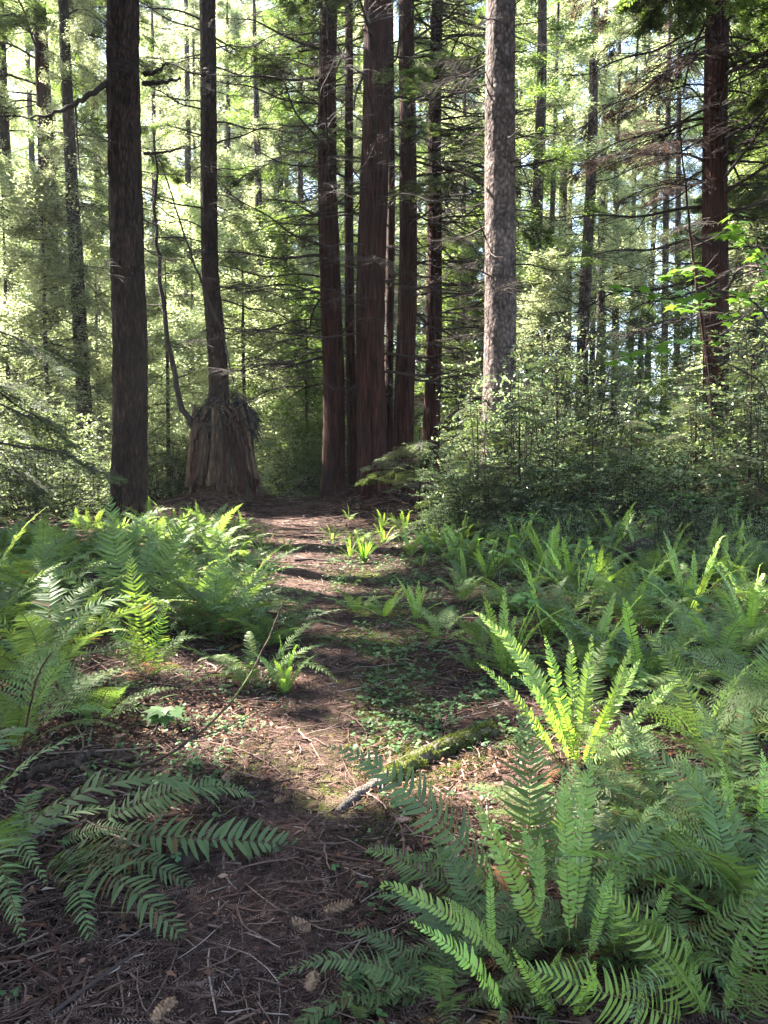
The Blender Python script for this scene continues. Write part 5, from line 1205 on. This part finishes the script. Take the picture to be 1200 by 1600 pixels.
# curled dead leaves, most of them on the left
mb = MB(); n = 5200
x, y = polar(n, 1.6, 20, 33)
cl_ = np.zeros(n, bool)
for px, py, r_ in [(180, 1110, .9), (60, 1130, .6), (330, 1130, .6), (250, 1200, .7), (280, 1420, .25), (700, 1220, .45), (480, 870, 2.4), (100, 1300, .5), (620, 1400, .3), (760, 1380, .4)]:
    g = gp(px, py); cl_ |= np.hypot(x - g.x, y - g.y) < r_
kp = cl_ | (rnd(n) < .16); x, y = x[kp], y[kp]
x2, y2 = [], []
for px, py, r_, k_ in [(180, 1110, .8, 700), (60, 1130, .5, 300), (330, 1125, .5, 300), (700, 1220, .4, 260)]:
    g = gp(px, py); a = rnd(k_) * 6.28; q = np.sqrt(rnd(k_)) * r_; x2.append(g.x + q * np.cos(a)); y2.append(g.y + q * np.sin(a) * .8)
x = np.concatenate([x] + x2); y = np.concatenate([y] + y2); n = len(x); d = np.hypot(x, y)
a = rnd(n) * 6.28
b = np.stack([x, y, floor_z(x, y) + .012 + .03 * rnd(n)], -1)
dv = np.stack([np.cos(a), np.sin(a), .3 * rn(n)], -1)
L = (.012 + .028 * rnd(n) ** 1.5) * (1 + .04 * d)
leaves(mb, b, dv, np.stack([-np.sin(a), np.cos(a), 1.2 * rn(n)], -1), L, L * (.25 + .3 * rnd(n)), 0, rnd(n), .4, .3)
tag(link('leaf_litter', mb.mesh('leaf_litter', [M['leaflitter']])), 'curled reddish dead leaves and fern bits scattered over the ground', 'litter', kind='stuff')
mb = MB(); n = 1600; x, y = polar(n, 1.5, 12); d = np.hypot(x, y); a = rnd(n) * 6.28
b = np.stack([x, y, floor_z(x, y) + .010 + .012 * rnd(n)], -1); L = (.02 + .07 * rnd(n) ** 2) * (1 + .05 * d)
leaves(mb, b, np.stack([np.cos(a), np.sin(a), .15 * rn(n)], -1), np.stack([-np.sin(a), np.cos(a), .5 * rn(n)], -1), L, L * (.15 + .2 * rnd(n)), 0, rnd(n) ** 1.5, .4, .15)
tag(link('bark_chips', mb.mesh('bark_chips', [M['litter']])), 'flakes of bark and rotten wood among the needles', 'bark chips', kind='stuff')
# sorrel and other small leaved ground cover
mb = MB(); xs_, ys_ = [], []
for px, py, rx, ry, k_ in [(680, 1135, .6, .5, 650), (640, 1050, 1.1, 1.1, 1000), (720, 1080, .8, 1.0, 700), (560, 1040, .5, .6, 300), (300, 1180, .6, .5, 420), (240, 1165, .5, .5, 260), (300, 1260, .35, .3, 90), (700, 960, 1.5, 1.3, 1300), (760, 1120, .4, .5, 300),
                           (590, 1420, .08, .08, 10), (545, 1590, .14, .1, 40), (20, 1590, .12, .08, 14), (600, 1560, .1, .1, 16), (400, 1080, .8, .5, 240), (560, 900, 1.2, 1.2, 400), (850, 900, 2.5, 2, 3500), (700, 900, 1.6, 1.8, 1600), (1050, 930, 2.5, 2.2, 3000), (350, 900, 2.2, 2, 1600), (200, 960, 1.8, 1.5, 1500), (560, 850, 2, 1.5, 700), (900, 1100, 1.2, 1, 900), (1100, 1400, .8, .6, 500), (850, 1400, .5, .5, 200), (350, 880, 1.8, 1.6, 700), (1050, 1250, 1.0, .7, 500), (950, 1150, 1, 1, 500), (460, 1210, .25, .25, 40), (250, 1310, .3, .2, 60)]:
    g = gp(px, py); q = np.sqrt(rnd(k_)); a = rnd(k_) * 6.28; xs_.append(g.x + rx * q * np.cos(a)); ys_.append(g.y + ry * q * np.sin(a))
x = np.concatenate(xs_); y = np.concatenate(ys_)
x = np.concatenate([x, polar(6500, 2, 15)[0]]); y = np.concatenate([y, np.zeros(0)]) if False else np.concatenate([y, rng.uniform(2.5, 15, 6500)])
kp0 = snoise(x, y, 0, 4.0, 4) > .05 + .22 * rn(len(x)); x, y = x[kp0], y[kp0]
kp = (np.abs(x - path_x(y)) > path_w(y) * (.55 + .5 * rnd(len(x)))); x, y = x[kp], y[kp]; n = len(x)
h = .010 + .075 * rnd(n) ** 1.5; h *= 1 + .10 * np.clip(y - 5, 0, 10); s = .006 + .015 * rnd(n) ** 1.6; s *= 1 + .06 * y
c = np.stack([x, y, floor_z(x, y) + h], -1); ft = c.copy(); ft[:, 2] -= h; ft[:, :2] += rn(n, 2) * .01
tubes(mb, np.stack([ft, c], 1), np.tile([.0008, .0006], (n, 1)), 3, 0, np.full(n, .3))
a0 = rnd(n) * 6.28; tl_ = rn(n, 2) * .25; col_ = rnd(n)
for k in range(3):
    a = a0 + k * 2.094
    d_ = np.stack([np.cos(a), np.sin(a), -.15 + .4 * rn(n)], -1); d_ = norm(d_); sd = np.stack([-np.sin(a), np.cos(a), .1 * rn(n)], -1)
    o_ = [(0, 0), (.55, .42), (.45, .85), (.18, 1.0), (0, .86), (-.18, 1.0), (-.45, .85), (-.55, .42)]
    V = np.stack([c + (sd * (u_ * s)[:, None] if False else sd * (s * u_)[:, None]) + d_ * (s * v_)[:, None] - np.array([0, 0, 1]) * (s * abs(u_) * .3)[:, None] for u_, v_ in o_] , 1)
    V = np.concatenate([V, (c + d_ * (s * .5)[:, None])[:, None]], 1)
    i = np.arange(n * 9).reshape(n, 9)
    T_ = np.concatenate([np.stack([i[:, e], i[:, (e + 1) % 8], i[:, 8]], -1) for e in range(8)])
    mb.add(V.reshape(-1, 3), T_, 0, np.repeat(np.clip(col_ + .1 * rn(n), 0, 1), 9))
tag(link('ground_cover', mb.mesh('ground_cover', [M['sorrel']])), 'low green sorrel leaves spreading over the ground', 'ground cover', kind='stuff')
mb = MB(); xs_, ys_ = [], []
for p, r_, s_ in MOSSP:
    k_ = int(5200 * s_ * min(1.5, r_ / .4)); xs_.append(p.x + rn(k_) * r_ * .5); ys_.append(p.y + rn(k_) * r_ * .6)
x = np.concatenate(xs_); y = np.concatenate(ys_); kp = snoise(x, y, 0, 5, 3) > -.15; x, y = x[kp], y[kp]; n = len(x)
b = np.stack([x, y, floor_z(x, y) + .004 + .006 * rnd(n)], -1)
leaves(mb, b, rn(n, 3) * .7 + np.array([0, 0, .7]), rn(n, 3), (.010 + .010 * rnd(n)) * (1 + .05 * y), .005 * (1 + .05 * y), 0, rnd(n))
tag(link('moss_cover', mb.mesh('moss_cover', [M['moss']])), 'yellow green moss in patches on the path and its edges', 'moss', kind='stuff')
# bright grass tuft at the far right side of the path
def tuft(px, py, label, h=.35, n=60):
    p = gp(px, py); mb = MB(); a = rnd(n) * 6.28; l_ = h * (.5 + .5 * rnd(n)); w_ = .007
    lean = .25 + .5 * rnd(n)
    for k in range(n):
        s = np.linspace(0, 1, 5)
        C = np.stack([np.cos(a[k]) * (l_[k] * lean[k] * s ** 1.7 + .02), np.sin(a[k]) * (l_[k] * lean[k] * s ** 1.7 + .02), l_[k] * (s - .25 * lean[k] * s ** 2)], -1)
        sd = np.array([-math.sin(a[k]), math.cos(a[k]), 0]); ww = w_ * (1 - s ** 2) + .0008
        V = np.stack([C - sd * ww[:, None], C + sd * ww[:, None]], 1); i = np.arange(10).reshape(5, 2)
        mb.add(V.reshape(-1, 3), np.stack([i[:-1, 0], i[:-1, 1], i[1:, 1], i[1:, 0]], -1), 0, np.full(10, rng.random()))
    tag(link('grass_tuft', mb.mesh('grass_tuft', [M['grass']]), None, p), label, 'grass tuft')
tuft(570, 880, 'bright green grass tuft at the far end of the path', .42, 70)
tuft(665, 862, 'grassy tuft in the sun right of the far path end', .35, 40)
tuft(820, 852, 'grassy tuft below the spruce bushes', .5, 60)

# ---------------------------------------------------------------- air
mb = MB()
x0, x1, y0, y1, z0, z1 = -131, 131, -61, 171, -3.2, 62
V = [(x, y, z) for z in (z0, z1) for (x, y) in ((x0, y0), (x1, y0), (x1, y1), (x0, y1))]
mb.add(V, [(3, 2, 1, 0), (4, 5, 6, 7), (0, 1, 5, 4), (1, 2, 6, 5), (2, 3, 7, 6), (3, 0, 4, 7)])
m, n, l = mat('haze_air')
pv = n.new('ShaderNodeVolumePrincipled'); pv.inputs['Color'].default_value = (.86, .92, 1, 1); pv.inputs['Density'].default_value = .0003; pv.inputs['Anisotropy'].default_value = .2
o = n.new('ShaderNodeOutputMaterial'); l.new(pv.outputs[0], o.inputs['Volume'])
tag(link('haze', mb.mesh('haze', [m], False)), 'thin bright haze between the distant trees', 'haze', kind='stuff')
